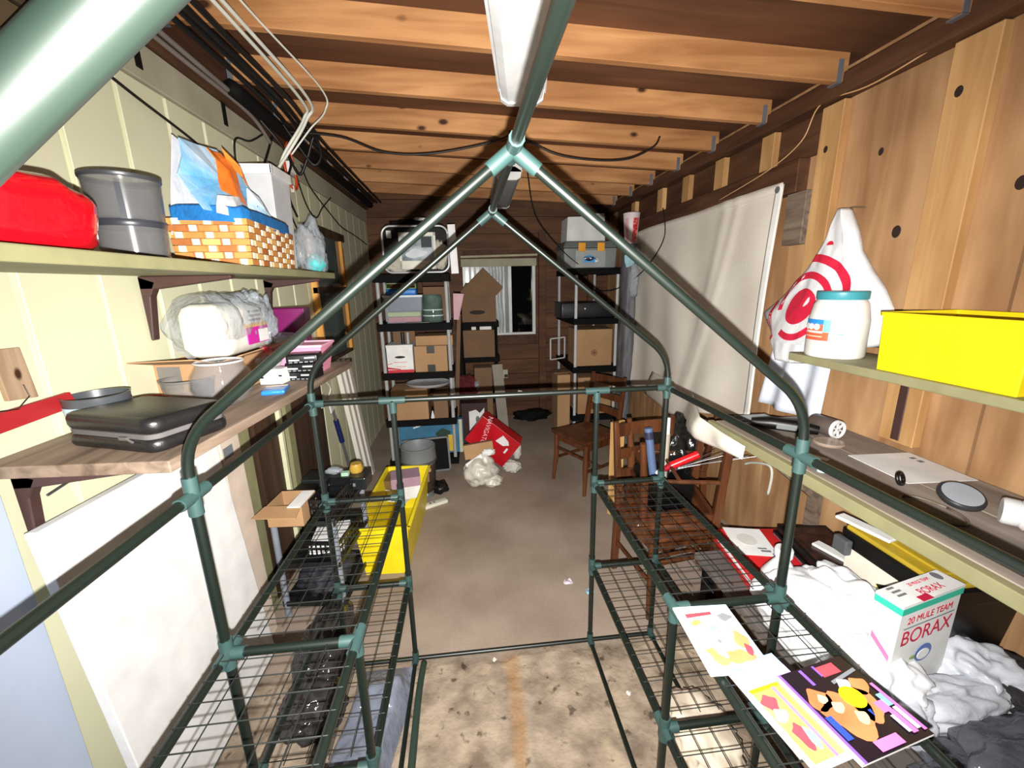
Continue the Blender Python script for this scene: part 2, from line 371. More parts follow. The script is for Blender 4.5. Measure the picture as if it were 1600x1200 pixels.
b = MB(); b.grid(lambda u, v: (.27+.17*u+.01*math.sin(v*9), YB-.028+.012*math.sin(u*14)+.006*math.sin(v*11), 1.1+.8*v), 16, 8); b.build('plastic_sheeting', mat('silver_film', (200,205,208), .25, bump=.3, sc=6), win, smooth=True)
# ceiling: sloped decking with rafters and joist hangers
ce = struct('ceiling')
def dk(x): return zr(x)+.115
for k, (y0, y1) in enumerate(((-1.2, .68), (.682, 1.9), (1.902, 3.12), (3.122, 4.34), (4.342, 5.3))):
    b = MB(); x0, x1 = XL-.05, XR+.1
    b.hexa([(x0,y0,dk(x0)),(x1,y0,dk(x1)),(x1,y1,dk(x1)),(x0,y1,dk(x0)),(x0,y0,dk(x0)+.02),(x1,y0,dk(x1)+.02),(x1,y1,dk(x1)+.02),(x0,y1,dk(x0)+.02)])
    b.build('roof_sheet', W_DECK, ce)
hang = []
for k in range(-5, 7):
    y = 1.89 + .478*k + random.uniform(-.008, .008)
    b = MB(); x0, x1 = XL+.04, 1.70; sk = .02
    b.hexa([(x0,y,zr(x0)),(x1,y+sk,zr(x1)),(x1,y+sk+.04,zr(x1)),(x0,y+.04,zr(x0)),(x0,y,dk(x0)),(x1,y+sk,dk(x1)),(x1,y+sk+.04,dk(x1)),(x0,y+.04,dk(x0))])
    o = b.build('rafter', W_RAFT, ce, off=(0,y,2.6), bevel=.003, seg=1); o.location = (0,y,2.6)
    for xx, sgn in ((1.66, 1), (XL+.055, -1)):
        if k < -1: continue
        b = MB(); b.box(xx-.012, xx+.012, y+sk*(sgn>0)-.004, y+sk*(sgn>0)-.001, zr(xx)-.004, zr(xx)+.085); b.box(xx-.012, xx+.012, y-.004+sk*(sgn>0), y+.045+sk*(sgn>0), zr(xx)-.008, zr(xx)-.003)
        b.build('joist_hanger', GALV, ce)
# ------------------------------------------------------------------ greenhouse frame
xl, xr, xm, yF, yM, yK, he, hr, s_, h1, h2 = -.613, .817, .102, .17, .887, 1.605, 1.253, 1.9436, .302, .835, .42
xli, xri = xl+s_, xr-s_; TR = .0112
G0 = (xm, .9, 0)
gh = thing('greenhouse_frame', 'dark green tubular walk-in greenhouse frame with peaked arches and wire shelves standing uncovered mid-shed', 'frame', G0)
def gtube(name, pts, r=TR, seg=10): return MB().tube(pts, r, seg).build(name, GRN, gh, off=G0, smooth='auto')
def gcon(p, dirs, L=.045, r=.0148):
    b = MB(); p = Vector(p)
    for d in dirs: b.tube([p, p+Vector(d).normalized()*L], r, 10)
    return b.build('connector', CON, gh, off=G0, smooth='auto')
sl = Vector((.70, 0, .552)).normalized()
for y in (yF, yM, yK):
    for x, sg, xi in ((xl, 1, xli), (xr, -1, xri)):
        gtube('post', [(x, y, 0), (x, y, he-.005)])
        ridge = Vector((xm, y, hr)); d = Vector((-sg*sl.x, 0, -sl.z))
        # straight rafter leg, then a bend into the upright
        zs = 1.365; corner = ridge + d*((x-ridge.x)/d.x)
        p1 = corner - d*.09; p2 = Vector((x, y, corner.z-.09))
        bend = [(1-t)**2*p1 + 2*t*(1-t)*corner + t*t*p2 for t in [i/8 for i in range(9)]]
        gtube('rafter_tube', [ridge + d*.02] + bend + [(x, y, he)])
        gtube('inner_post', [(xi, y, 0), (xi, y, he if y == yK else h1)])
        for h in (h1, h2): gtube('shelf_bar', [(x, y, h), (xi, y, h)])
        dd = [(0, 1, 0), (0, -1, 0)] if y == yM else ([(0, -1, 0)] if y == yK else [(0, 1, 0)])
        gcon((x, y, he), [(0,0,1), (0,0,-1)] + dd + ([(sg,0,0)] if y == yK else []))
        for h in (h1, h2):
            gcon((x, y, h), [(0,0,1),(0,0,-1),(sg,0,0)] + dd, .04)
            gcon((xi, y, h), [(0,0,-1),(-sg,0,0)] + dd + ([(0,0,1)] if (y == yK or h == h2) else []), .04)
        gcon((x, y, .014), [(0,0,1)] + dd, .035); gcon((xi, y, .014), [(0,0,1)] + dd, .035)
    dd = [(0, 1, 0), (0, -1, 0)] if y == yM else ([(0, -1, 0)] if y == yK else [(0, 1, 0)])
    gcon((xm, y, hr), [(sl.x,0,-sl.z), (-sl.x,0,-sl.z)] + dd, .062, .0155)
for a, c in ((yF, yM), (yM, yK)):
    gtube('ridge_tube', [(xm, a, hr), (xm, c, hr)])
    for x, xi in ((xl, xli), (xr, xri)):
        gtube('eave_rail', [(x, a, he), (x, c, he)])
        for h in (h1, h2):
            gtube('shelf_rail', [(x, a, h), (x, c, h)]); gtube('shelf_rail', [(xi, a, h), (xi, c, h)])
            b = MB(); zt = h+TR+.001; lo, hi = min(x, xi)-.006, max(x, xi)+.006
            n = 14
            for i in range(n): yy = a+.035+(c-a-.07)*i/(n-1); b.tube([(lo, yy, zt), (hi, yy, zt)], .0015, 5)
            for i in range(6): xx = lo+.01+(hi-lo-.02)*i/5; b.tube([(xx, a+.02, zt+.003), (xx, c-.02, zt+.003)], .0015, 5)
            b.build('wire_shelf', WIRE, gh, off=G0)
        gtube('base_rail', [(x, a, .012), (x, c, .012)], .0095); gtube('base_rail', [(xi, a, .012), (xi, c, .012)], .0095)
gtube('cross_bar', [(xl, yK, he), (xr, yK, he)])
gcon((xli, yK, he), [(1,0,0), (-1,0,0), (0,0,-1)], .05); gcon((xri, yK, he), [(1,0,0), (-1,0,0), (0,0,-1)], .05)
gtube('cross_bar', [(xl, yK, .012), (xr, yK, .012)], .0095)
# ------------------------------------------------------------------ shelves and benches on the walls
def bracket(parent, off, x_wall, y, ztop, L, H, sg, wdt=.035):
    """steel shelf bracket: upright leg on the wall tapering down, arm under the shelf"""
    b = MB(); t = .004
    xw = x_wall
    b.prism([(xw, y-wdt/2, ztop), (xw+sg*.055, y-wdt/2, ztop-.02), (xw+sg*.028, y-wdt/2, ztop-.07), (xw+sg*.008, y-wdt/2, ztop-H), (xw, y-wdt/2, ztop-H)], (0, wdt, 0))
    b.prism([(xw, y-wdt/2, ztop), (xw+sg*L, y-wdt/2, ztop), (xw+sg*L, y-wdt/2, ztop-.012), (xw+sg*.04, y-wdt/2, ztop-.045), (xw, y-wdt/2, ztop-.045)], (0, wdt, 0))
    return b.build('bracket', BRN, parent, off=off, bevel=.003, seg=1)
o0 = (-1.12, 1.6, 1.739)
us = thing('wall_shelf', 'upper green shelf on the left wall holding the basket and red bag', 'shelf', o0)
b = MB(); b.box(-1.12, -.76, .35, 2.58, 1.740, 1.772); b.build('shelf_board', OLIVE, us, off=o0, bevel=.004)
bracket(us, o0, -1.118, 1.6, 1.739, .30, .22, 1); bracket(us, o0, -1.118, .62, 1.739, .30, .22, 1); bracket(us, o0, -1.118, 2.5, 1.739, .30, .22, 1)
o0 = (-1.12, 1.6, 1.28)
ls = thing('wall_shelf', 'weathered grey plank shelf on the left wall with the black case on it', 'shelf', o0)
b = MB(); b.prism([(-1.12, .98, 1.28), (-.695, .955, 1.28), (-.617, 2.22, 1.28), (-1.12, 2.22, 1.28)], (0, 0, .03)); b.build('shelf_board', W_GREY, ls, off=o0, bevel=.003)
bracket(ls, o0, -1.098, 1.035, 1.279, .36, .26, 1, .03); bracket(ls, o0, -1.098, 2.1, 1.279, .36, .26, 1, .03)
o0 = (1.75, 1.1, .96)
wk = thing('workbench', 'dusty grey plank workbench with an olive front edge along the right wall', 'workbench', o0)
BENCH = wood('bench_top', (168,156,146), (120,110,102), 1, grain=9, rough=.8)
b = MB(); b.box(1.215, 1.50, -.2, 1.86, .965, 1.0); b.build('plank', BENCH, wk, off=o0, bevel=.003)
b = MB(); b.box(1.503, 1.724, -.2, 1.86, .965, 1.0); b.build('plank', BENCH, wk, off=o0, bevel=.003)
b = MB(); b.box(1.185, 1.215, -.2, 1.88, .955, .998); b.build('edge_strip', OLIVE, wk, off=o0, bevel=.003)
for y in (.3, 1.7):
    b = MB(); b.box(1.68, 1.724, y, y+.05, 0, .964); b.build('leg', W_GREYX, wk, off=o0)
b = MB(); b.prism([(1.25,1.72,.964),(1.72,1.72,.964),(1.72,1.72,.60),(1.69,1.72,.60)], (0,.03,0)); b.build('brace', W_GREYX, wk, off=o0)
o0 = (1.72, 1.0, 1.33)
rs = thing('wall_shelf', 'olive painted shelf on the right plywood wall holding the yellow bin', 'shelf', o0)
b = MB(); b.box(1.42, 1.724, .2, 1.69, 1.333, 1.366); b.build('shelf_board', OLIVE, rs, off=o0, bevel=.004)
bracket(rs, o0, 1.722, 1.43, 1.332, -.22, .30, 1, .035); bracket(rs, o0, 1.722, .4, 1.332, -.22, .30, 1, .035)
# low table under the bench
o0 = (1.35, 1.1, 0)
lt = thing('low_table', 'low grey table under the right workbench covered in bags and boxes', 'table', o0)
b = MB(); b.box(1.03, 1.67, .35, 1.64, .385, .42); b.build('tabletop', mat('table_dust', (104,96,92), .8, c2=(70,64,62), sc=6, amt=.5), lt, off=o0, bevel=.004)
for x in (1.05, 1.60):
    for y in (.4, 1.55): b = MB(); b.box(x, x+.045, y, y+.045, 0, .385); b.build('leg', BLKM, lt, off=o0)
# ------------------------------------------------------------------ upper left shelf (top z = 1.781)
Z1 = 1.7725
def cyl_thing(name, label, cat, loc, prof, material, part='body', group=None, seg=28, cap1=False):
    t = thing(name, label, cat, loc, group=group)
    MB().lathe(prof, seg, cap1=cap1).build(part, material, t, smooth='auto'); return t
# red vinyl bag
VIN = mat('red_vinyl', (214,14,32), .16, c2=(180,8,24), bump=.35, sc=5, bsc=9, coat=.4)
t = thing('vinyl_bag', 'glossy red vinyl bag lying on the upper left shelf', 'bag', (-.935, .885, Z1))
b = MB()
def redf(u, v):
    a = 2*math.pi*v; cx = .14; cy = .215; p = 4.5
    th = math.pi*(u-.5)
    ca, sa = math.cos(a), math.sin(a); e = 2/p
    x = cx*math.copysign(abs(ca)**e, ca); y = cy*math.copysign(abs(sa)**e, sa)
    z = .066+.066*math.copysign(abs(math.sin(th))**.5, math.sin(th)); k = abs(math.cos(th))**.22
    n = noise.noise(Vector((x*9, y*9, z*14)))*.010 + abs(noise.noise(Vector((x*5, y*14, z*20))))*.012
    return (x*k+n, y*k+n, max(0, z + (n*1.2 if z > .03 else 0)))
b.grid(redf, 22, 48); b.build('bag_body', VIN, t, smooth=True)
b = MB(); b.grid(lambda u, v: (.06-.1*u, -.19+.38*v, .134+.004*math.sin(v*17)+.004*math.sin(u*8)), 4, 20); b.build('flap', VIN, t, smooth=True, solid=.004)
b = MB(); b.tube(arc_pts([(.10,-.16,.095),(.108,-.06,.085),(.108,.04,.09),(.10,.15,.08)], 6), .003, 6); b.build('piping', VIN, t, smooth=True)
# smoky grey waste bin
t = thing('waste_bin', 'translucent smoky grey plastic bin between the red bag and the basket', 'bin', (-.935, 1.345, Z1))
SM2 = mat('smoke_band', (52,54,60), .35)
b = MB(); b.lathe([(.074,0),(.076,.02),(.084,.2),(.087,.215),(.084,.215),(.073,.02),(.07,.004)], 36, cap1=True); b.build('bin_body', SMOKE, t, smooth='auto')
b = MB(); b.lathe([(.0855,.21),(.0885,.214),(.0885,.221),(.085,.221),(.084,.21)], 36, cap0=False, cap1=False); b.build('rim', mat('smoke_dark', (60,62,66), .35), t, smooth='auto')
b = MB(); b.lathe([(.079,.088),(.0815,.094),(.0815,.102),(.079,.108)], 36, cap0=False, cap1=False); b.build('inner_step', SM2, t, smooth='auto')
b = MB(); b.lathe([(.0745,.002),(.077,.004),(.077,.014),(.0745,.016)], 36, cap0=False, cap1=False); b.build('base_ring', SM2, t, smooth='auto')
b = MB(); b.box(.078,.0845,-.006,.006,.105,.195, Matrix.Rotation(R(-62),4,'Z')); b.build('seam', SM2, t)
# woven basket with blue liner
BX0, BX1, BY0, BY1, BH = -.12, .12, -.25, .25, .155
t = thing('woven_basket', 'woven honey wicker basket with a blue cloth rim on the upper left shelf', 'basket', (-.892, 1.85, Z1), rz=5)
SPL = [mat('splint_honey', (206,142,74), .6, c2=(180,116,54), sc=20), mat('splint_tan', (176,108,52), .6, c2=(146,84,36), sc=20), mat('splint_light', (226,178,108), .6)]
PALE = mat('stake_pale', (250,236,206), .6)
def flare(z): return .95+.05*z/BH
b = MB(); open_box(b, BX0+.006, BX1-.006, BY0+.006, BY1-.006, .002, BH, .003, .012); b.build('basket_wall', mat('splint_shade', (150,96,46), .7), t)
rows, rh = 7, BH/7.0
def side_pts(n):
    pts = []
    for (xa, ya, xb, yb, c) in ((BX1,BY0,BX1,BY1,9),(BX1,BY1,BX0,BY1,5),(BX0,BY1,BX0,BY0,9),(BX0,BY0,BX1,BY0,5)):
        for i in range(c): pts.append((xa+(xb-xa)*i/c, ya+(yb-ya)*i/c, xb-xa, yb-ya))
    return pts
SP = side_pts(0)
bs = [MB(), MB(), MB()]; bp_ = MB()
for r in range(rows):
    z0, z1 = r*rh+.0012, (r+1)*rh-.0012
    for i in range(len(SP)):
        x, y, dx, dy = SP[i]; L = math.hypot(dx, dy); ux, uy = dx/L, dy/L; nx, ny = uy, -ux
        cnt = 9 if abs(dy) > abs(dx) else 5; w = L/cnt
        f0, f1 = flare(z0), flare(z1)
        def P(s, z, o): f = flare(z); return (x*f + (ux*s)*f + nx*o, (y*f) + uy*s*f + ny*o, z)
        if (r+i) % 2 == 0:
            q = bs[(r*3+i*5) % 3 if (i+r) % 3 else 0]
            a0, a1 = -.10*w, 1.10*w
            pr = [P(a0,z0,0), P(a1,z0,0), P(a1,z0,.0045), P(a0,z0,.0045), P(a0,z1,0), P(a1,z1,0), P(a1,z1,.0045), P(a0,z1,.0045)]; q.hexa(pr)
        else:
            a0, a1 = .26*w, .74*w
            bp_.hexa([P(a0,z0,0), P(a1,z0,0), P(a1,z0,.0055), P(a0,z0,.0055), P(a0,z1,0), P(a1,z1,0), P(a1,z1,.0055), P(a0,z1,.0055)])
            q = bs[(r+i*2) % 2]
            q.hexa([P(0,z0,-.002), P(w,z0,-.002), P(w,z0,.0015), P(0,z0,.0015), P(0,z1,-.002), P(w,z1,-.002), P(w,z1,.0015), P(0,z1,.0015)])
for k, q in enumerate(bs): o = q.build('splints', SPL[k], t); o['kind'] = 'stuff'
o = bp_.build('stakes', PALE, t); o['kind'] = 'stuff'
CLOTH = mat('blue_cloth', (10,112,180), .85, c2=(8,88,150), sc=25, bump=.3, bsc=90)
b = MB(); zt = BH
def rimf(u, v):
    a = 2*math.pi*v; q = 8; ca, sa = math.cos(a), math.sin(a); e = 2/q
    x = (BX0+BX1)/2 + (BX1-BX0)/2*math.copysign(abs(ca)**e, ca); y = (BY0+BY1)/2 + (BY1-BY0)/2*math.copysign(abs(sa)**e, sa)
    k = 1.035+.008*math.sin(a*11)
    if u < .72: z = BH-.012 + .052*u/.72; o = k
    else: z = BH+.040-.02*(u-.72)/.28; o = k-.09*(u-.72)/.28
    return (x*o+.0, y*o, z + .003*math.sin(a*7+1))
b.grid(rimf, 10, 72); b.build('cloth_rim', CLOTH, t, smooth=True)
# cookie bag sticking out of the basket : light blue, orange panel, white
t = thing('snack_bag', 'crumpled light blue and orange snack bag sticking out of the basket', 'bag', (-.91, 1.74, Z1+.10))
t.scale = (1.25, 1.25, 1.25)
PL1 = mat('bag_sky', (104,184,236), .3, c2=(214,234,246), sc=7, amt=.35, bump=.3); PL2 = mat('bag_orange', (240,106,24), .3, bump=.3, c2=(246,150,70)); PL3 = mat('bag_white', (238,240,246), .35, bump=.3)
def shard(name, pts, mtl, par, th=.0025, amp=.006):
    """creased sheet over a fan of corner points"""
    c = sum((Vector(p) for p in pts), Vector())/len(pts); b = MB(); n = len(pts)
    cv = c + Vector((amp*2, 0, amp))
    for i in range(n):
        p, q = Vector(pts[i]), Vector(pts[(i+1) % n]); mid = (p+q)/2 + Vector((amp*((-1)**i), amp, 0))
        b.poly([cv, p, mid]); b.poly([cv, mid, q])
    bmesh.ops.remove_doubles(b.b, verts=b.b.verts, dist=1e-5)
    return b.build(name, mtl, par, solid=th)
shard('bag_panel', [(.05,-.15,.06),(.06,.20,.07),(.04,.16,.16),(.0,.06,.26),(-.02,-.08,.25),(-.01,-.13,.15)], PL1, t)
shard('bag_panel', [(.07,-.09,.12),(.075,.03,.10),(.055,.04,.19),(.03,.02,.24),(.03,-.05,.235),(.055,-.06,.18)], PL2, t)
shard('bag_panel', [(.045,.0,.25),(.055,.08,.20),(.05,.11,.17),(.05,.03,.205)], PL2, t)
shard('bag_panel', [(.085,-.16,.05),(.09,.0,.05),(.08,-.02,.115),(.075,-.12,.10)], PL3, t)
shard('bag_panel', [(.085,.02,.06),(.09,.20,.06),(.075,.15,.12),(.07,.06,.155)], PL1, t)
shard('bag_panel', [(-.06,-.12,0),(-.06,.2,0),(-.04,.12,.2),(-.04,-.07,.26)], PL3, t)
b = MB(); b.box(-.03,.05,-.10,.17,-.005,.06); b.build('filling', PL3, t)
decal('printing', [ell(.3,.5,.14,.3)], INKB, t, (.088,.06,.065), (0,.1,0), (-.006,0,.06), (1,0,.1))
# white storage bin behind
t = thing('storage_bin', 'white plastic bin with a rolled rim against the wall behind the basket', 'bin', (-.968, 2.24, Z1))
b = MB(); open_box(b, -.145, .11, -.10, .10, 0, .445, .004, .010); b.build('bin_body', mat('bin_offwhite', (206,208,212), .45), t, bevel=.003)
b = MB()
for (x0,x1,y0,y1) in ((-.15,.12,-.11,-.098),(-.15,.12,.098,.11),(.108,.12,-.11,.11),(-.15,-.138,-.11,.11)): b.box(x0,x1,y0,y1,.42,.463)
b.build('rim', WHT, t, bevel=.004)
# clear bag with teal bottom
t = thing('plastic_bag', 'crumpled clear plastic bag with teal inside at the far end of the upper left shelf', 'bag', (-.845, 2.49, Z1))
b = MB(); b.blob((0,0,.12), (.075,.075,.15), seed=4, amp=.35, fr=1.8, flat=-.118); b.build('bag_film', BAGC, t, smooth=True)
b = MB(); b.blob((.02,-.01,.05), (.05,.055,.05), seed=9, amp=.2, flat=-.05, sub=3); b.build('teal_cloth', mat('teal_cloth', (90,196,200), .6), t, smooth=True)
# ------------------------------------------------------------------ lower left shelf (top z = 1.311)
Z2 = 1.3105
# black zip case
t = thing('zip_case', 'black hard-shell zip case lying at the near end of the grey plank shelf', 'case', (-.850, 1.14, Z2), rz=-20)
def pad(b, hx, hy, z0, z1, r=.05, in0=.012, n=8, tilt=0):
    """pillow-edged slab: rounded plan corners and softened edges"""
    def ring(ins, z):
        out = []; rr = max(r-ins, .004)
        for cx, cy, a0 in ((hx-r, hy-r, 0), (-hx+r, hy-r, 90), (-hx+r, -hy+r, 180), (hx-r, -hy+r, 270)):
            for i in range(n+1):
                a = R(a0+90*i/n); out.append(b.b.verts.new((cx+rr*math.cos(a), cy+rr*math.sin(a), z + tilt*(cy+rr*math.sin(a)+hy))))
        return out
    prof = [(in0, z0), (in0*.3, z0+in0*.35), (0, z0+in0), (0, z1-in0), (in0*.3, z1-in0*.35), (in0, z1)]
    rs_ = [ring(i, z) for i, z in prof]; m_ = len(rs_[0])
    for A, B in zip(rs_, rs_[1:]):
        for i in range(m_): b.b.faces.new((A[i], A[(i+1)%m_], B[(i+1)%m_], B[i]))
    b.b.faces.new(rs_[0][::-1]); b.b.faces.new(rs_[-1]); return b
EVA = mat('case_shell', (26,25,26), .38, c2=(20,19,20), sc=40, bump=.08)
b = MB(); pad(b, .148, .105, 0, .036, .035, .012); b.build('case_bottom', EVA, t, smooth='auto')
b = MB(); pad(b, .148, .105, .046, .088, .035, .014, tilt=-.03); b.build('case_lid', EVA, t, smooth='auto')
b = MB(); pad(b, .143, .100, .034, .047, .03, .002); b.build('lining', mat('case_lining', (92,88,88), .8), t)
b = MB(); b.box(.05,.075,-.110,-.103,.034,.042); b.tube([(.07,-.108,.038),(.10,-.114,.034)], .003, 6); b.build('zip_pull', STEEL, t)
# dark tub with pale blue label
t = thing('plastic_tub', 'dark grey round tub with a pale blue label behind the black case', 'tub', (-1.045, 1.235, Z2))
b = MB(); b.lathe([(.058,0),(.066,.01),(.072,.10),(.074,.102),(.07,.102),(.062,.012)], 32, cap1=True); b.build('tub_body', mat('tub_grey', (74,78,82), .35), t, smooth='auto')
b = MB(); b.lathe([(.0675,.022),(.0722,.078)], 32, cap0=False, cap1=False); b.build('label_band', mat('label_aqua', (150,206,222), .5, c2=(196,226,236), sc=6), t, smooth=True)
# glass bowls
t = thing('glass_bowl', 'small clear glass bowl left of the larger one on the grey plank shelf', 'bowl', (-.985, 1.52, Z2))
b = MB(); b.lathe([(.045,0),(.07,.02),(.078,.07),(.081,.078),(.078,.08),(.073,.07),(.064,.022),(.02,.008)], 32, cap1=True); b.build('bowl_body', mat('bowl_smoked', (160,156,152), .12, alpha=.28), t, smooth='auto')
b = MB(); b.lathe([(.0775,.074),(.082,.076),(.082,.082),(.077,.082)], 32, cap0=False, cap1=False); b.build('rim', mat('bowl_rim', (110,108,106), .2), t, smooth='auto')
t = thing('glass_bowl', 'large round clear glass fishbowl on the grey plank shelf by the front tube', 'bowl', (-.835, 1.455, Z2))
b = MB(); b.lathe([(.05,0),(.075,.02),(.093,.06),(.088,.10),(.068,.135),(.072,.145),(.069,.145),(.065,.134),(.084,.10),(.089,.06),(.07,.022),(.02,.01)], 36, cap1=True); b.build('bowl_body', clear('fishbowl_glass', (150,152,156), .16, rough=.04), t, smooth=True)
b = MB(); b.lathe([(.068,.142),(.073,.144),(.073,.149),(.068,.149)], 36, cap0=False, cap1=False); b.build('rim', clear('glass_rim', (225,225,225), .7), t, smooth=True)
# red handled thing behind
t = thing('wire_coil', 'loop of thin red cord lying behind the small glass bowl', 'cord', (-1.05, 1.44, Z2))
b = MB(); b.tube([(.045*math.cos(a/9*6.283), .06*math.sin(a/9*6.283), .006+.03*abs(math.sin(a/9*3.1))) for a in range(10)], .004, 6); b.build('coil', mat('cord_coral', (226,110,84), .5), t, smooth=True)
# blue packet
t = thing('foil_packet', 'small blue packet with a pale stripe lying at the edge of the grey plank shelf', 'packet', (-.735, 1.60, Z2), rz=12)
b = MB(); pad(b, .04, .055, 0, .016, .008, .006); b.build('packet_body', mat('packet_blue', (36,120,206), .3, bump=.3), t, smooth='auto')
decal('stripe', [rect(0,1,.72,.9)], mat('packet_cream', (238,206,170), .5), t, (-.038,-.05,.0162), (.076,0,0), (0,.1,0))
# open cardboard box
t = thing('cardboard_box', 'open cardboard box with spread flaps on the grey plank shelf under the wrapped bag', 'box', (-.995, 1.77, Z2), rz=-4)
b = MB(); open_box(b, -.12, .12, -.21, .17, 0, .125, .004); b.build('carton', CARD, t)
for nm, pts, th in (('flap', [(.12,-.21,.125),(.12,.17,.125),(.20,.16,.158),(.20,-.20,.15)], 0), ('flap', [(-.12,-.21,.125),(.12,-.21,.125),(.11,-.32,.155),(-.11,-.32,.15)], 0), ('flap', [(-.12,.17,.125),(.12,.17,.125),(.11,.27,.15),(-.11,.27,.15)], 0)):
    b = MB(); b.poly(pts); b.build(nm, CARD, t, solid=.004)
b = MB(); b.box(.196,.201,-.06,-.02,.135,.156); b.build('red_mark', INKR, t)
decal('tape', [rect(0,1,.0,1)], mat('grey_tape', (120,116,112), .4), t, (-.10,-.2105,.03), (.08,0,0), (0,0,.085), (0,-1,0))
# wrapped paper goods pack on the box
t = thing('wrapped_bag', 'bulky clear bag of white goods with a magenta and yellow label on the cardboard box', 'bag', (-.975, 1.79, Z2+.127))
b = MB(); pad(b, .09, .165, .0, .20, .05, .04); b.build('white_goods', mat('goods_white', (238,234,222), .5, bump=.4, sc=5, bsc=8), t, smooth='auto')
b = MB()
def wrapf(u, v):
    th = u*math.pi*1.5-.4; x = .105*math.cos(th); z = .115+.12*math.sin(th)
    n = noise.noise(Vector((u*9, v*7, 1)))*.018 + noise.noise(Vector((u*22, v*19, 3)))*.008
    return (x+n, -.19+.40*v + n, max(.001, z+n))
b.grid(wrapf, 30, 30); b.build('film', BAGC, t, smooth=True)
b = MB(); b.blob((.02,.16,.19), (.06,.07,.055), seed=6, amp=.5, fr=2.6); b.build('film_knot', BAGC, t, smooth=True)
b = MB(); b.blob((.07,.19,.11), (.03,.05,.10), seed=16, amp=.45, fr=2.6); b.build('film_tail', BAGC, t, smooth=True)
fx = .092
decal('label_print', [rect(.35,.98,.08,.48)], mat('label_magenta', (206,40,160), .5), t, (fx,-.13,.02), (0,.27,0), (.0,0,.17), (1,0,0), .004)
decal('label_print', [rect(.35,.98,.48,.56)], mat('label_gold', (244,190,70), .5), t, (fx,-.13,.02), (0,.27,0), (.0,0,.17), (1,0,0), .0045)
decal('label_print', [rect(.68,.97,.10,.40)], WHTP, t, (fx,-.13,.02), (0,.27,0), (.0,0,.17), (1,0,0), .005)
decal('label_print', [rect(.45,.8,.62+.1*i,.67+.1*i) for i in range(3)], INKG, t, (fx,-.13,.02), (0,.27,0), (.0,0,.17), (1,0,0), .0045)
# purple bin behind, pink tub, white box, black players
t = thing('purple_folder', 'deep purple plastic tote tilted behind the pink tub on the grey plank shelf', 'tote', (-.90, 2.15, Z2+.0), rot=(0, 0, R(4)))
b = MB(); open_box(b, -.125, .11, -.045, .06, 0, .285, .004, .012); b.build('tote_body', mat('plum_plastic', (112,14,84), .35), t, bevel=.004)
t = thing('pink_tub', 'pink plastic tub with a clear lid at the far end of the grey plank shelf', 'tub', (-.785, 1.995, Z2))
b = MB(); open_box(b, -.125, .125, -.085, .09, 0, .125, .004, .02); b.build('tub_body', PINK, t, bevel=.006)
b = MB(); open_box(b, -.13, .13, -.09, .095, .12, .132, .006, 0); b.build('rim', mat('pink_rim', (240,176,200), .4), t, bevel=.003)
b = MB(); b.blob((-.04,-.0,.145), (.07,.06,.035), seed=3, amp=.3, sub=3, flat=-.02); b.build('clear_lid', BAGC, t, smooth=True)
t = thing('small_box', 'small white carton with a black notch on the grey plank shelf before the pink tub', 'box', (-.805, 1.765, Z2), rz=-3)
b = MB(); b.box(-.045,.045,-.035,.035,0,.062); b.build('carton', WHT, t, bevel=.002)
decal('notch', [rect(0,.2,.4,.52), rect(.85,1,.5,.62)], INKK, t, (-.045,-.0352,0), (.09,0,0), (0,0,.062), (0,-1,0))
b = MB(); b.blob((-.02,.0,.085), (.05,.04,.028), seed=8, amp=.3, sub=3); b.build('clear_lid', BAGC, t, smooth=True)
lab = ['black cassette deck lying lowest in the small stack by the far arch', 'black cassette deck in the middle of the small stack by the far arch', 'black cassette deck on top of the small stack by the far arch']
for k in range(3):
    if k == 0:
        d0 = t = thing('tape_deck', lab[0], 'player', (-.715, 1.835, Z2), rz=-6, group='stacked black tape decks')
        b = MB(); pad(b, .062, .05, 0, .036, .008, .005); b.build('deck_body', BLK, t, smooth='auto')
        b = MB(); b.box(-.05,-.01,-.0515,-.0495,.012,.018); b.box(.01,.05,-.0515,-.0495,.020,.026); b.build('chrome_trim', mat('trim_silver', (205,208,212), .3), t)
        b = MB(); [b.box(-.05+.02*i,-.037+.02*i,-.053,-.049,.004,.009) for i in range(5)]; b.build('button_row', mat('button_grey', (120,122,126), .4), t)
    else: copy_tree(d0, (-.715+.006*k, 1.835-.004*k, Z2+.0365*k), -6+7*k, lab[k])
# ------------------------------------------------------------------ things fixed on or leaning at the left wall
t = thing('red_plank', 'narrow red plank fixed to the left wall above the black case end', 'plank', (XL+.002, 1.12, 1.40))
b = MB(); b.prism([(0,-.52,-.055),(0,.125,-.02),(0,.11,.022),(0,-.52,.0)], (.014,0,0)); b.build('board', mat('red_paint', (172,34,38), .6, c2=(150,26,32), sc=9), t, bevel=.002)
t = thing('wood_scrap', 'small bare wood block nailed to the left wall above the red plank', 'block', (XL+.001, 1.12, 1.50))
b = MB(); b.prism([(0,-.04,-.062),(0,.03,-.07),(0,.02,.06),(0,-.045,.062)], (.012,0,0)); b.build('block', wood('scrap_wood', (176,150,124), (120,92,70), 2, kn=.12, ksc=14), t, bevel=.002)
b = MB(); b.tube([(.014,.0,-.03),(.02,.0,-.06),(.016,-.03,-.085),(.012,-.07,-.08)], .0015, 5); b.build('wire', CABK, t)
t = thing('threaded_rod', 'thin steel rod stuck in the left wall below the grey shelf', 'rod', (XL, 1.2, 1.19))
b = MB(); b.tube([(.012,-.10,-.012),(.03,.17,.035)], .004, 6); b.build('rod', STEEL, t); b = MB(); b.tube([(.028,.16,.033),(.032,.175,.037)], .008, 6); b.build('rod_head', GALV, t)
t = thing('pale_blue_panel', 'pale blue grey board standing against the left wall at the near end', 'panel', (XL+.002, .4, 0))
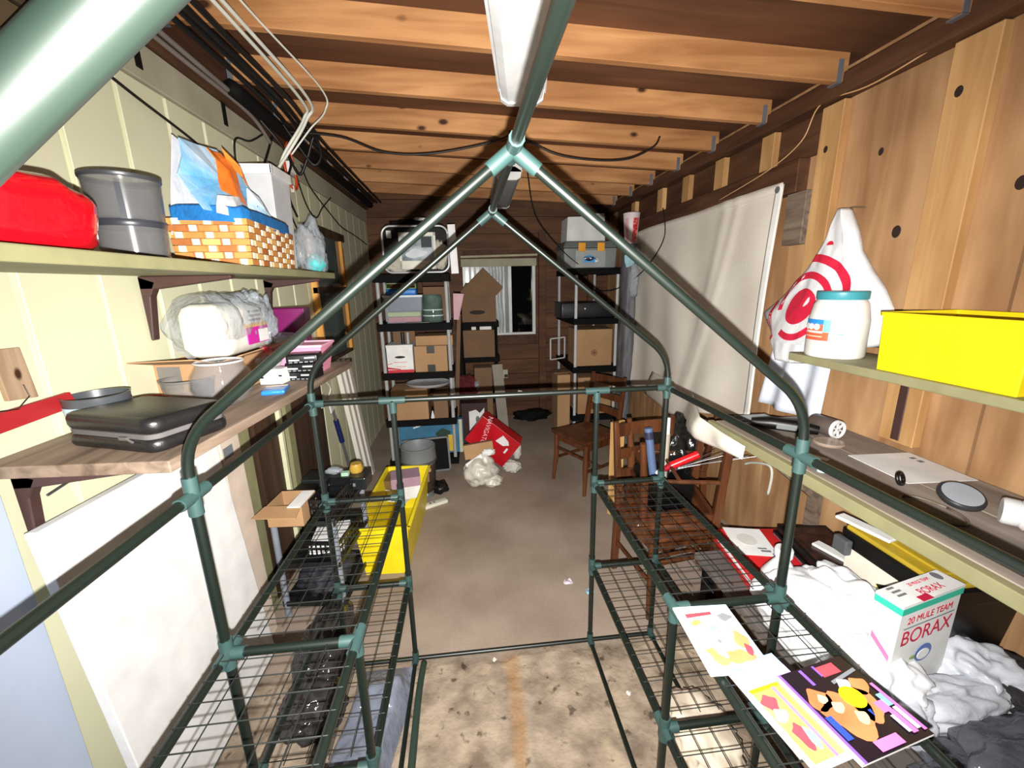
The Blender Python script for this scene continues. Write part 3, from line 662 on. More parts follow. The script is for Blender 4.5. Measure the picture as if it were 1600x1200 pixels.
b = MB(); b.box(0,.014,-.9,.60,0,1.27); b.build('board', mat('pale_blue_paint', (186,198,218), .6, c2=(170,182,206), sc=2.5, amt=.6), t, bevel=.002)
t = thing('white_board', 'large bright white board leaning on the left wall under the grey shelf', 'board', (-1.0, 1.35, 0), rot=(0, R(-2.5), 0))
b = MB(); b.hexa([(-.015,-.33,.01),(.015,-.33,.01),(.015,.39,.01),(-.015,.39,.01),(-.015,-.37,1.14),(.015,-.37,1.14),(.015,.33,1.12),(-.015,.33,1.12)]); b.build('board', mat('melamine_white', (246,246,246), .45), t, bevel=.003)
t = thing('beige_board', 'narrow beige board standing just behind the big white board', 'board', (-1.055, 1.80, 0), rot=(0, R(-1), 0))
b = MB(); b.box(-.012,.012,-.05,.09,.0,1.15); b.build('board', mat('beige_board_paint', (222,204,188), .6), t, bevel=.002)
b = MB(); b.box(.0122,.0135,-.04,.03,.98,1.03); b.build('print_patch', INKG, t)
# framed sash panels hanging far left
t = thing('glazed_sash', 'old glazed sash with a dark top rail hanging on the left wall beyond the shelves', 'pane', (XL+.022, 3.62, 1.15))
b = MB(); b.box(-.02,.03,-.42,.40,.93,.99); b.build('top_rail', W_BARE, t, bevel=.003)
b = MB(); b.box(-.02,.025,.30,.335,.0,.93); b.box(-.02,.02,.345,.375,-.03,.88); b.build('side_rail', W_SASH, t, bevel=.003)
b = MB(); b.box(-.02,.025,-.42,-.39,.0,.93); b.build('side_rail', W_SASH, t, bevel=.003)
b = MB(); b.box(-.02,.022,-.42,.335,-.03,.0); b.box(-.01,.03,-.42,.335,.5,.545); b.build('cross_rail', W_BARE, t, bevel=.002)
b = MB(); b.box(-.005,0,-.39,.30,.0,.93); b.build('pane', mat('dusky_glass', (64,76,74), .05, spec=.8, c2=(96,108,106), sc=3), t)
for k, (y0, dx) in enumerate(((3.50, 0), (3.575, .03), (3.66, .05))):
    t = thing('white_trim_board', ['narrow white trim board leaning on the far left wall, nearest of the three', 'white trim board leaning on the far left wall, in the middle of the three', 'wide white trim board leaning on the far left wall, furthest of the three'][k], 'board', (-.985+dx*.6, y0+.02, 0), rot=(0, R(-6.2), 0), group='white trim boards at the left wall')
    b = MB(); b.box(-.018,.018,-.030-.006*k,.026+.006*k,.0,1.13-.02*k); b.build('board', mat('trim_white', (226,222,212), .6, c2=(204,198,186), sc=4, stretch=(1,1,.2)), t, bevel=.002)
t = thing('snow_brush', 'long snow brush with a navy grip leaning at the far left wall', 'brush', (-1.0, 3.30, 0), rot=(R(14), R(-3), 0))
b = MB(); b.tube([(0,0,.03),(0,0,.55)], .011, 10); b.tube([(0,0,.72),(0,0,.82)], .011, 10); b.build('shaft', mat('brush_grey', (120,124,128), .35, metal=.5), t, smooth='auto')
b = MB(); b.tube([(0,0,.53),(0,0,.73)], .02, 10); b.build('grip', mat('navy_grip', (18,30,84), .5), t, smooth='auto')
b = MB(); b.box(-.014,.014,-.03,.03,0,.05); b.build('brush_head', BLK, t, bevel=.004)
b = MB(); b.prism([(-.006,-.05,.82),(-.006,.05,.82),(-.006,.04,.93),(-.006,-.04,.93)], (.012,0,0)); b.build('scraper', WHT, t, bevel=.003)
tag(MB().tube(arc_pts([(XL+.03,3.02,1.08),(XL+.05,3.10,1.02),(XL+.06,3.16,.95),(XL+.04,3.12,.88),(XL+.03,3.02,.84)], 6), .006, 6).build('looped_cable', CABW), 'short white cord loop hanging on the left wall beyond the plank shelf', 'cord')
# ------------------------------------------------------------------ cables along the left ceiling corner
def cable(label, pts, r=.006, m_=None, n=8, grp=None, name='cable'):
    return tag(MB().tube(arc_pts(pts, n), r, 7).build(name, m_ or CABK, smooth=True), label, 'cable', grp)
cable('white cable nearest the wall in the bundle running under the left rafters', [(-.83,.3,2.625),(-.80,1.6,2.625),(-.79,2.45,2.615),(-.84,2.62,2.58),(-.98,2.66,2.42),(-1.06,2.60,2.22),(-1.08,2.3,2.12)], .008, CABW)
cable('white cable in the middle of the bundle running under the left rafters', [(-.80,.3,2.63),(-.775,1.6,2.63),(-.755,2.45,2.62),(-.82,2.60,2.57),(-.95,2.64,2.42),(-1.05,2.55,2.25),(-1.085,2.25,2.10)], .008, CABW)
cable('thin white cable farthest from the wall in the bundle under the left rafters', [(-.74,.3,2.632),(-.72,1.6,2.632),(-.66,2.35,2.628),(-.69,2.5,2.58),(-.80,2.58,2.52),(-.92,2.60,2.40)], .0045, CABW)
cable('grey cable running along the dark ledger on the left wall', [(-1.06,.3,2.62),(-1.06,1.7,2.60),(-1.06,2.6,2.585),(-1.07,4.9,2.57)], .011, mat('cable_grey', (128,118,112), .6))
cable('second grey cable running below the first along the left ledger', [(-1.07,.3,2.585),(-1.07,1.9,2.572),(-1.07,2.5,2.565),(-1.08,2.75,2.5)], .010, mat('cable_grey', (128,118,112), .6))
for k, (x, z) in enumerate(((-1.0,2.625),(-.955,2.63),(-.92,2.625),(-.88,2.63))):
    cable('black cable number %s of the bundle under the left rafters, counted from the wall' % ['one','two','three','four'][k], [(x,.3,z),(x+.01,1.8,z),(x+.02,2.5,z-.004),(x-.02,3.2,z-.01),(x-.04,5.1,z-.02)], .012, CABK, grp='black cables in the left ceiling corner')
cable('black cord sloping down the left wall behind the snack bag', [(-1.105,1.45,2.40),(-1.10,1.7,2.345),(-1.10,2.06,2.285),(-1.10,2.2,2.22)], .005)
cable('black cord hanging from the ledger down to the white bin', [(-1.09,2.75,2.56),(-1.10,2.55,2.45),(-1.10,2.38,2.40),(-1.10,2.36,2.2),(-1.09,2.36,2.08)], .005)
cable('pair of black cords dropping beside the white cables', [(-1.08,2.8,2.56),(-1.09,2.7,2.42),(-1.09,2.55,2.25),(-1.09,2.45,2.1)], .007)
cable('black cord looping down the left wall to the sash', [(-1.08,2.95,2.52),(-1.10,2.92,2.35),(-1.09,2.9,2.2),(-1.09,3.02,2.05),(-1.10,3.1,1.98),(-1.10,3.02,1.93)], .005)
cable('black cord zigzagging along the far left wall boards', [(-1.08,3.2,2.5),(-1.10,3.4,2.4),(-1.10,3.75,2.3),(-1.10,4.1,2.22),(-1.10,4.5,2.2),(-1.09,5.0,2.15)], .005)
cable('sagging black cord hung under the rafters left of the ridge', [(-1.0,2.78,2.57),(-.70,2.8,2.552),(-.47,2.8,2.475),(-.22,2.8,2.465),(.08,2.8,2.51),(.28,2.8,2.565),(.30,2.8,2.6)], .006)
cable('sagging black cord hung under the rafters right of the ridge', [(.32,2.8,2.6),(.43,2.8,2.54),(.60,2.8,2.47),(.84,2.8,2.44),(1.06,2.8,2.45),(1.22,2.8,2.52),(1.26,2.8,2.58)], .006)
cable('black drop cord behind the ridge hanging down to the grey toolbox', [(.40,2.86,2.583),(.47,3.2,2.45),(.62,3.7,2.22),(.95,4.18,2.0),(1.12,4.22,1.87)], .005)
cable('black cord on the cream curtain running up to the header beam', [(1.66,3.55,2.28),(1.665,3.5,2.05),(1.64,3.7,1.85),(1.60,4.0,1.7),(1.45,4.2,1.6),(1.25,4.2,1.62)], .005)
cable('thin tan wire draped across the right wall studs', [(1.70,1.25,2.52),(1.70,1.75,2.46),(1.69,2.02,2.48),(1.69,2.12,2.35),(1.69,2.35,2.27),(1.69,2.8,2.20)], .003, mat('wire_tan', (214,170,120), .5))
cable('thick black conduit filling the far left ceiling corner', [(-1.045,2.3,2.60),(-1.045,3.4,2.595),(-1.045,5.15,2.59)], .035, mat('conduit_black', (12,11,11), .8, spec=.2), name='conduit')
cable('black cable loops hanging where the white cables turn down', [(-1.0,2.75,2.60),(-.93,2.78,2.48),(-.87,2.80,2.40),(-.83,2.82,2.46),(-.86,2.83,2.56),(-.92,2.84,2.44),(-.98,2.85,2.36),(-1.04,2.86,2.50)], .008)
cable('black cables drooping from the ledger toward the orange cord', [(-1.06,2.6,2.57),(-1.0,2.66,2.48),(-.98,2.74,2.40),(-1.05,2.85,2.33),(-1.09,2.95,2.24),(-1.095,3.05,2.15)], .007)
cable('thin black cord swagged along the far left wall above the sash', [(-1.09,3.1,2.44),(-1.095,3.25,2.26),(-1.095,3.42,2.20),(-1.095,3.6,2.30),(-1.095,3.85,2.42)], .005)
t = thing('extension_cord', 'folded orange extension cord with a white tag hanging in the left ceiling corner', 'cord', (-1.05, 2.92, 2.40))
b = MB()
for k in range(3): b.tube(arc_pts([(0,0,.16),(-.01,-.05-.012*k,.03),(0,-.03+.01*k,-.10),(.01,.03+.01*k,-.08),(.005,.04,.05),(0,.01,.16)], 5), .006, 6)
b.build('cord_loops', mat('cord_orange', (206,70,30), .5), t, smooth=True)
b = MB(); b.box(-.012,.02,-.05,.03,-.02,.04); b.build('tag_label', WHTP, t)
b = MB(); b.box(-.01,.012,-.02,.0,-.13,-.09); b.build('plug', mat('plug_white', (220,214,200), .4), t, bevel=.003)
for k, y in enumerate((1.78, 2.32)):
    tag(MB().box(XL-.0,XL+.016,y,y+.03,2.45,2.60).build('cable_strap', BLKM), ['black strap tongue hanging from the left ledger, nearer one', 'black strap tongue hanging from the left ledger, farther one'][k], 'strap')
# ------------------------------------------------------------------ strip lights
def strip(name, label, y0, y1, xa, xb, z, lens_m):
    t = thing(name, label, 'light', ((xa+xb)/2, (y0+y1)/2, z))
    L = (y1-y0)/2; sk = (xb-xa)/2
    def sh(p): return (p[0] + sk*p[1]/L, p[1], p[2])
    b = MB()
    prof = [(-.105,.022),(-.10,.05),(-.05,.085),(.05,.085),(.10,.05),(.105,.022)]
    b.prism([sh((x,-L,zz)) for x, zz in prof], (2*sk, 2*L, 0)); b.build('housing', WHTE, t)
    b = MB(); lens = [(-.095,.022),(-.088,-.012),(-.06,-.03),(-.02,-.026),(.02,-.026),(.06,-.03),(.088,-.012),(.095,.022)]
    b.prism([sh((x,-L+.03,zz)) for x, zz in lens], (2*sk*.95, 2*L-.06, 0)); b.build('lens', lens_m, t)
    for yy in (-L, L-.03):
        b = MB(); b.prism([sh((-.092,yy,-.016)), sh((-.1,yy,.03)), sh((-.05,yy,.06)), sh((.05,yy,.06)), sh((.1,yy,.03)), sh((.092,yy,-.016)), sh((.062,yy,-.034)), sh((-.062,yy,-.034))], (0,.03,0)); b.build('end_cap', WHTE, t, bevel=.002)
    for yy in (-L*.7, L*.9):
        b = MB(); b.tube([sh((0,yy,.08)), sh((0,yy,.17))], .004, 6); b.build('hanger', STEEL, t)
    return t
strip('strip_light', 'white twin tube strip light under the rafters above the greenhouse ridge', .80, 2.04, .10, .278, 2.48, mat('lens_white', (246,248,248), .3))
strip('strip_light', 'white strip light farther back under the rafters, above the far arch', 3.34, 4.56, .345, .38, 2.48, mat('lens_dusty', (150,154,160), .5))
# ------------------------------------------------------------------ right wall: curtain, bag, shelf things
t = thing('curtain', 'cream cloth hung from the header beam over the right wall opening', 'curtain', (1.66, 3.1, 1.4))
CUR = mat('curtain_cloth', (232,226,214), .9, c2=(218,210,198), sc=3, bump=.12, bsc=120)
def curf(u, v):
    y = 2.19 + (4.3-2.19)*u + .0*v
    zt = 2.17-.02*u-.012*math.sin(u*40)**2*0; zb = .74 - .10*u if u > .0 else .74
    z = zt + (zb-zt)*v; y -= .07*v*(1-u)
    f = .010*math.sin(u*26+1.5*v*2)*(.3+v) + .014*math.sin(u*11+4*v) + .035*v*v*max(0, math.sin(u*7+.4))
    lean = .02 + .10*v*(1-u)**2 + .05*v
    diag = .012*math.exp(-((u-.22-.16*v)/.03)**2) + .010*math.exp(-((u-.16-.2*v)/.02)**2)
    k = v*v*(1-u)**2; z += .30*v**4*(1-u)**3; y -= .30*v**2*(1-u)**2
    return (1.692 - f*.9 - lean*.5 - diag - .24*k, y, z)
b = MB(); b.grid(curf, 90, 40); b.build('cloth', CUR, t, off=(1.66,3.1,1.4), smooth=True, solid=.003)
b = MB(); b.grid(lambda u, v: (curf(u, .02+.02*v)[0]-.005, curf(u, 0)[1], 2.178-.02*u-.05*v), 60, 2); b.build('hem', CUR, t, off=(1.66,3.1,1.4), smooth=True, solid=.004)
b = MB(); b.grid(lambda u, v: (curf(.022*u, v)[0]-.007, curf(.022*u, v)[1]-.004, curf(.022*u, v)[2]), 4, 40); b.build('turned_edge', mat('lining_white', (246,246,242), .8), t, off=(1.66,3.1,1.4), smooth=True, solid=.003)
b = MB(); b.lathe([(.012,0),(.018,.003),(.018,.005),(.012,.006)], 16, Matrix.Translation((1.665,2.21,2.145)) @ Euler((0,R(-90),0)).to_matrix().to_4x4()); b.build('grommet', GALV, t, off=(1.66,3.1,1.4))
t = thing('curtain_tail', 'folded cream cloth tail drooping in front of the bench end', 'cloth', (1.30, 2.05, .8))
b = MB()
def tail(u, v):
    up_ = [Vector((1.63,3.5,.90)), Vector((1.45,2.5,.96)), Vector((1.160,1.91,1.005)), Vector((1.160,1.72,.992)), Vector((1.165,1.56,.985))]
    lo_ = [Vector((1.66,3.7,.64)), Vector((1.42,2.6,.74)), Vector((1.155,1.93,.88)), Vector((1.156,1.74,.905)), Vector((1.160,1.56,.925))]
    n = len(up_)-1; i = min(int(u*n), n-1); k = u*n-i
    p = up_[i].lerp(up_[i+1], k); q = lo_[i].lerp(lo_[i+1], k); r_ = p.lerp(q, v)
    return (r_.x - .012*math.sin(math.pi*v)*(1+math.sin(u*17)), r_.y, r_.z)
b.grid(tail, 40, 8); b.build('cloth', CUR, t, off=(1.30,2.05,.8), smooth=True, solid=.006)
# white bag with red rings hanging on a stud
BO = (1.655, 1.84, 1.5)
t = thing('shopping_bag', 'white plastic shopping bag with red concentric rings hanging on the right wall stud', 'bag', BO)
def bagx(y, z): # gentle bulge towards the room
    h = (z-1.0)/.98
    return 1.64 - .10*math.exp(-((z-1.36)/.24)**2)*math.exp(-((y-1.80)/.30)**2) + .012*noise.noise(Vector((y*8, z*8, 1))) + .006*noise.noise(Vector((y*23, z*9, 4)))
def bagedge(z):
    tab = [(1.0,1.84,1.94),(1.29,1.80,1.97),(1.345,1.72,2.06),(1.385,1.72,2.12),(1.395,1.54,2.13),(1.42,1.50,2.16),(1.50,1.49,2.23),(1.56,1.50,2.14),(1.64,1.55,2.04),(1.72,1.62,1.96),(1.80,1.68,1.90),(1.88,1.71,1.85),(1.98,1.765,1.80)]
    for (a, l0, r0), (c, l1, r1) in zip(tab, tab[1:]):
        if a <= z <= c: k = (z-a)/(c-a); return l0+(l1-l0)*k, r0+(r1-r0)*k
    return tab[-1][1:]
def bagp(u, v, lift=0):
    z = 1.285+.695*v; l, r = bagedge(z); y = l+(r-l)*u
    e = 4*u*(1-u); return Vector((1.69+(bagx(y, z)-1.69)*min(1, e*1.6)**.6 - lift, y, z))
b = MB(); b.grid(bagp, 36, 60); b.build('bag_film', BAGW, t, off=BO, smooth=True, solid=.002)
def onbag(y, z, lift=.003):
    l, r = bagedge(z); u = min(.995, max(.005, (y-l)/(r-l))); p = bagp(u, (z-1.285)/.695); return Vector((p.x-lift, p.y, p.z))
b = MB(); cy, cz = 1.865, 1.555
def ring(r0, r1, cy, cz, a0=0, a1=360, n=64, sq=1.0):
    for i in range(n):
        A, B_ = R(a0+(a1-a0)*i/n), R(a0+(a1-a0)*(i+1)/n)
        q = [(cy+r0*math.cos(A)*sq, cz+r0*math.sin(A)), (cy+r1*math.cos(A)*sq, cz+r1*math.sin(A)), (cy+r1*math.cos(B_)*sq, cz+r1*math.sin(B_)), (cy+r0*math.cos(B_)*sq, cz+r0*math.sin(B_))]
        ok = all(bagedge(z)[0]+.012 < y < bagedge(z)[1]-.012 for y, z in q)
        if ok: b.poly([onbag(y, z) for y, z in q])
ring(.205,.24,cy,cz,-50,182); ring(.130,.162,cy,cz,-10,300); ring(.0,.085,cy,cz); ring(.014,.020,2.12,1.455); ring(.0,.006,2.12,1.455); ring(.0,.018,1.80,1.83,0,180)
bmesh.ops.remove_doubles(b.b, verts=b.b.verts, dist=1e-6); rp_ = b.build('ring_print', mat('ring_red', (224,40,72), .4), t, off=BO); rp_['kind'] = 'stuff'
b = MB(); b.tube([(1.66,1.78,1.97),(1.70,1.775,1.985),(1.762,1.775,1.985)], .003, 6); b.build('hook', STEEL, t, off=BO)
t = thing('hanging_film', 'pale translucent plastic sheet hanging below the ringed bag behind the bench', 'sheet', (1.6, 1.9, 1.2))
b = MB(); b.grid(lambda u, v: (1.685-.02*math.sin(u*13)-.05*v, 1.73+.36*u-.05*v*(.5-u), 1.42-.415*v), 30, 12); b.build('film', mat('film_blue_white', (226,232,246), .35), t, off=(1.6,1.9,1.2), smooth=True, solid=.002)
# detergent tub
t = thing('detergent_tub', 'white detergent tub with a teal lid and printed label on the right wall shelf', 'tub', (1.53, 1.578, 1.3665))
b = MB(); b.lathe([(.098,0),(.104,.008),(.104,.15),(.092,.215),(.080,.235)], 36); b.build('tub_body', mat('tub_white', (242,242,238), .4), t, smooth='auto')
b = MB(); b.lathe([(.086,.233),(.088,.236),(.088,.262),(.084,.266)], 36); b.build('lid', mat('lid_teal', (66,156,170), .4), t, smooth='auto')
def wrap(r, a0, a1, z0, z1, m_, nm, lift=.0012, n=12, zf=None):
    b = MB(); b.grid(lambda u, v: ((r+lift)*math.cos(R(a0+(a1-a0)*u)), (r+lift)*math.sin(R(a0+(a1-a0)*u)), z0+(z1-z0)*(v if zf is None else zf(u, v))), n, 2); b.build(nm, m_, t, solid=.0006)
wrap(.104, 152, 212, .070, .155, mat('label_orange_red', (236,84,60), .5, c2=(246,120,80), sc=12), 'label')
wrap(.1045, 152, 212, .135, .155, mat('label_blue', (50,150,232), .5), 'label')
wrap(.1045, 200, 214, .105, .155, mat('label_cyan', (130,220,238), .5), 'label', .0022)
b = MB()
for k, a in enumerate((160, 173, 187)):
    M_ = Euler((0,R(-90),R(a+180))).to_matrix().to_4x4(); p = Vector((.1072*math.cos(R(a)), .1072*math.sin(R(a)), .125)); b.lathe([(.013,0),(.013,.0012)], 16, Matrix.Translation(p) @ M_)
b.build('label_clouds', WHTP, t)
wrap(.1045, 156, 200, .100, .108, WHTP, 'label', .002); wrap(.1045, 156, 200, .084, .088, mat('label_cream', (250,214,190), .5), 'label', .002)
wrap(.104, 226, 238, .095, .103, mat('label_cyan', (130,220,238), .5), 'label')
# yellow bin
t = thing('yellow_bin', 'bright yellow plastic open bin on the right wall shelf', 'bin', (1.575, 1.10, 1.3665))
b = MB(); open_box(b, -.145, .145, -.195, .205, 0, .195, .006, .006); b.build('bin_body', YEL, t, bevel=.006)
b = MB()
for (x0,x1,y0,y1) in ((-.151,-.141,-.20,.21),(.141,.148,-.20,.21),(-.151,.148,-.201,-.191),(-.151,.148,.201,.211)): b.box(x0,x1,y0,y1,.188,.202)
b.build('rim', YEL, t, bevel=.003)
# ------------------------------------------------------------------ on the workbench (top z = 1.0)
Z3 = 1.0005
t = thing('white_sheet', 'large white paper sheet lying on the right workbench against the wall', 'paper', (1.6, 1.24, Z3), rz=-3)
b = MB(); b.box(-.135,.118,-.11,.13,.0,.002); b.build('sheet', WHTP, t)
decal('print_mark', [rect(.80,.88,.75,.81), rect(.80,.88,.62,.69)], INKG, t, (-.135,-.11,.002), (.253,0,0), (0,.24,0))
t = thing('round_lid', 'round grey lid with a dark rim lying on the workbench near the white bottle', 'lid', (1.475, 1.0, Z3+.02), rot=(R(18), R(-10), 0))
b = MB(); b.lathe([(.052,0),(.055,.004),(.055,.014),(.052,.018)], 32); b.build('rim', mat('lid_dark', (48,48,50), .4), t, smooth='auto')
b = MB(); b.lathe([(.0,.0185),(.047,.0185),(.047,.021),(.0,.021)], 32, cap0=False, cap1=False); b.build('disc', mat('lid_grey', (164,170,178), .5), t, smooth='auto')
t = thing('white_bottle', 'white plastic bottle lying on its side on the workbench at the right edge', 'bottle', (1.50, .855, Z3+.043), rot=(R(90), 0, R(40)))
b = MB(); b.lathe([(.036,-.02),(.043,-.012),(.043,.10),(.036,.11)], 28); b.build('bottle_body', WHT, t, smooth='auto')
b = MB(); b.lathe([(.034,-.055),(.037,-.05),(.037,-.024),(.034,-.02)], 28); b.build('cap', WHTE, t, smooth='auto')
t = thing('reel', 'dark cylinder with a white spoked end ring lying on the workbench by the mid arch', 'reel', (1.575, 1.57, Z3+.042), rot=(R(-90), 0, R(8)))
b = MB(); b.lathe([(.036,-.02),(.041,-.01),(.041,.08),(.036,.09)], 28); b.build('cylinder', mat('reel_brown', (96,84,78), .4, c2=(70,60,56), sc=8), t, smooth='auto')
b = MB(); b.lathe([(.030,-.030),(.038,-.032),(.041,-.026),(.041,-.018),(.030,-.018)], 28, cap0=False, cap1=False); b.build('end_ring', WHT, t, smooth='auto')
b = MB()
for a in (20, 80, 140):
    M_ = Matrix.Rotation(R(a), 4, 'Z'); b.box(-.032,.032,-.0035,.0035,-.029,-.022, M_)
b.build('spokes', WHT, t)
t = thing('caulk_tool', 'black power tool lying on the workbench behind the mid post', 'tool', (1.42, 1.66, Z3), rz=-38)
b = MB(); b.tube([(-.13,0,.03),(-.05,0,.035),(.06,0,.034),(.13,0,.028)], [.018,.03,.03,.02], 14); b.build('tool_body', BLK, t, smooth='auto')
b = MB(); b.tube(arc_pts([(-.05,.03,.02),(-.06,.08,.018),(-.03,.12,.018),(.03,.10,.018),(.05,.03,.02)], 5), .012, 8); b.build('handle', BLK, t, smooth=True)
b = MB(); b.box(-.03,.05,-.034,-.028,.02,.045); b.build('side_plate', mat('tool_grey', (120,126,128), .4), t, bevel=.003)
t = thing('tray', 'shallow clear tray with purple cloth at the far end of the workbench', 'tray', (1.36, 1.78, Z3))
b = MB(); open_box(b, -.10, .10, -.05, .06, 0, .028, .003, .01); b.build('tray_body', clear('tray_smoke', (150,156,160), .6), t)
b = MB(); b.blob((-.04,-.01,.012), (.045,.03,.012), seed=5, amp=.3, sub=3, flat=-.01); b.build('cloth', mat('purple_cloth', (70,52,84), .8), t, smooth=True)
t = thing('jar_lid', 'flat clear lid lying on the workbench just beyond the mid post', 'lid', (1.50, 1.50, Z3))
b = MB(); b.lathe([(.055,0),(.058,.006),(.054,.012),(.02,.013)], 28); b.build('lid_disc', mat('clear_lid_amber', (196,176,160), .15, alpha=.6), t, smooth='auto')
t = thing('cord_clip', 'small black ring clip standing on the workbench by the white sheet', 'clip', (1.43, 1.14, Z3+.02), rot=(R(70), 0, R(20)))
b = MB(); b.tube([(.019*math.cos(i/14*6.2832), .019*math.sin(i/14*6.2832), 0) for i in range(15)], .0065, 8); b.build('ring', BLK, t, smooth=True)
t = thing('wire_ring', 'dull oval wire ring lying on the workbench before the round lid', 'ring', (1.36, .98, Z3+.004))
b = MB(); b.tube([(.05*math.cos(i/20*6.2832), .085*math.sin(i/20*6.2832), 0) for i in range(21)], .004, 6); b.build('ring', mat('ring_brown', (110,100,84), .5), t, smooth=True)
for k, (x, y, r) in enumerate(((1.255, 1.265, .014), (1.262, 1.33, .009))):
    t = thing('bottle_cap', ['pale blue cap on the front strip of the workbench beside the mid post', 'tiny pale chip on the workbench behind the pale blue cap'][k], 'cap', (x, y, Z3))
    b = MB(); b.lathe([(r,0),(r,.008),(r*.8,.01)], 16); b.build('cap_shell', mat('cap_aqua', (176,216,232), .4), t, smooth='auto')
t = thing('paper_slip', 'narrow white paper slip on the workbench in front of the clear lid', 'paper', (1.33, 1.40, Z3), rz=30)
b = MB(); b.box(-.015,.015,-.06,.06,0,.0012); b.build('slip', WHTP, t)
# ------------------------------------------------------------------ low table (top z = .42)
Z4 = .4205
t = thing('red_case', 'flat red plastic case lying on the low table under the workbench', 'case', (1.33, 1.45, Z4), rz=-8)
b = MB(); pad(b, .20, .235, 0, .045, .02, .006); b.build('case_body', mat('case_red', (214,36,40), .45), t, smooth='auto')
b = MB(); pad(b, .195, .23, .047, .075, .02, .006); b.build('case_lid', mat('case_red', (214,36,40), .45), t, smooth='auto')
b = MB(); b.box(-.204,-.199,-.22,.22,.04,.052); b.build('white_edge', WHT, t)
t = thing('white_card', 'white card with a faint grey mark on the red case', 'paper', (1.26, 1.58, Z4+.0765), rz=-14)
b = MB(); b.box(-.085,.085,-.105,.105,0,.002); b.build('card', WHTP, t)
decal('print_mark', [ell(.45,.55,.25,.22)], mat('faint_print', (214,214,206), .8), t, (-.085,-.105,.002), (.17,0,0), (0,.21,0))
decal('print_mark', [rect(.62,.86,.12,.18), rect(.58,.8,.22,.26)], INKG, t, (-.085,-.105,.002), (.17,0,0), (0,.21,0), lift=.0016)
decal('blue_corner', [rect(.86,1,0,.08)], INKB, t, (-.085,-.105,.002), (.17,0,0), (0,.21,0), lift=.0016)
t = thing('picture_box', 'flat black box with a brown picture top lying on the red case', 'box', (1.48, 1.45, Z4+.0765), rz=-10)
b = MB(); b.box(-.10,.14,-.16,.16,0,.022); b.build('box_base', BLK, t, bevel=.003)
b = MB(); b.box(-.09,.13,-.15,.15,.024,.052); b.build('box_lid', mat('box_lid_black', (26,22,22), .35), t, bevel=.003)
decal('picture_print', [rect(.08,.92,.06,.94)], mat('picture_brown', (74,46,36), .3, c2=(36,24,22), sc=22, amt=.4), t, (-.09,-.15,.052), (.22,0,0), (0,.30,0))
b = MB(); b.box(-.102,-.1,-.15,.15,.004,.009); b.build('silver_line', GALV, t)
# black tote with yellow lid and white label
TO = (1.56, 1.095, Z4-.0)
t = thing('storage_tote', 'black storage tote with a yellow lid and white label under the workbench', 'tote', TO, rz=0)
b = MB(); b.hexa([(-.145,-.145,0),(.13,-.145,0),(.13,.145,0),(-.145,.145,0),(-.16,-.165,.29),(.15,-.165,.29),(.15,.165,.29),(-.16,.165,.29)]); b.build('tote_body', BLK, t, bevel=.012)
b = MB(); b.box(-.17,.16,-.175,.175,.275,.335); b.build('tote_rim', BLK, t, bevel=.008)
b = MB(); b.box(-.163,.153,-.168,.168,.335,.352); b.box(-.12,.11,-.13,.13,.352,.362); b.build('lid', mat('lid_mustard', (186,158,44), .4), t, bevel=.008)
lx = Vector((-.17,0,0)); 
decal('side_label', [rect(0,1,0,1)], mat('label_ivory', (238,232,218), .6), t, (-.1605,.155,.27), (0,-.31,0), (.0085,0,-.16), (-1,0,-.06), .002)
decal('label_logo', [[(.42,.42),(.58,.34),(.60,.55),(.46,.60)]], mat('logo_yellow', (232,206,30), .6), t, (-.1625,.155,.27), (0,-.31,0), (.0085,0,-.16), (-1,0,-.06), .002)
decal('label_logo', [[(.42,.40),(.56,.24),(.60,.34),(.46,.46)]], INKK, t, (-.1635,.155,.27), (0,-.31,0), (.0085,0,-.16), (-1,0,-.06), .002)
b = MB(); b.box(-.20,-.172,.12,.18,.25,.31); b.build('latch', mat('latch_grey', (84,86,90), .5), t, bevel=.006)
for k, (x, y, z, a, l, lb) in enumerate(((1.485, 1.27, .800, -6, .34, 'upper white rolled paper lying on the yellow tote lid under the bench edge'), (1.422, 1.215, .7825, 14, .18, 'lower short white paper over the rim of the yellow lidded tote'), (1.50, 1.36, .55, 16, .20, 'short white folded paper lying beyond the tote on the picture box'))):
    t = thing('paper_roll', lb, 'paper', (x, y, z), rz=a)
    b = MB(); b.box(-.024,.024,-l/2,l/2,0,.012); b.build('sheets', WHTP, t, bevel=.004)
    if k == 0:
        b = MB(); b.box(-.012,.012,-l/2+.02,l/2-.03,.012,.022); b.build('fold', WHTP, t, bevel=.004)
# borax box
BXO = (1.205, .80, Z4+.0)
t = thing('borax_box', 'white laundry powder box with a green band standing tilted among the white bags', 'box', (1.278, .902, .4205), rot=(R(0), R(0), R(12)))
BW, BD, BHt = .032, .205, .38
b = MB(); b.box(-BD/2-.03,BD/2+.03,-BW,BW,0,BHt); 
b.build('carton', mat('carton_white', (244,244,242), .5), t, bevel=.002)
b = MB(); b.box(-BD/2-.0325,BD/2+.0325,-BW-.0025,BW+.0025,BHt-.028,BHt-.006); b.build('green_band', mat('band_green', (52,198,168), .5), t, bevel=.001)
b = MB(); b.box(-BD/2-.0325,BD/2+.0325,-BW-.0025,BW+.0025,BHt-.006,BHt+.003); b.build('top_panel', mat('carton_white', (244,244,242), .5), t)
MAG = mat('ink_crimson', (196,30,66), .6)
fy = -BW-.0012; wd = BD+.04
text('lettering', '20 MULE TEAM', .032, (0,fy,BHt-.058), (R(90),0,0), MAG, t, sx=.95)
b = MB(); b.box(-.11,.115,fy-.0006,fy+.001,BHt-.082,BHt-.0795); b.build('rule_line', INKG, t)
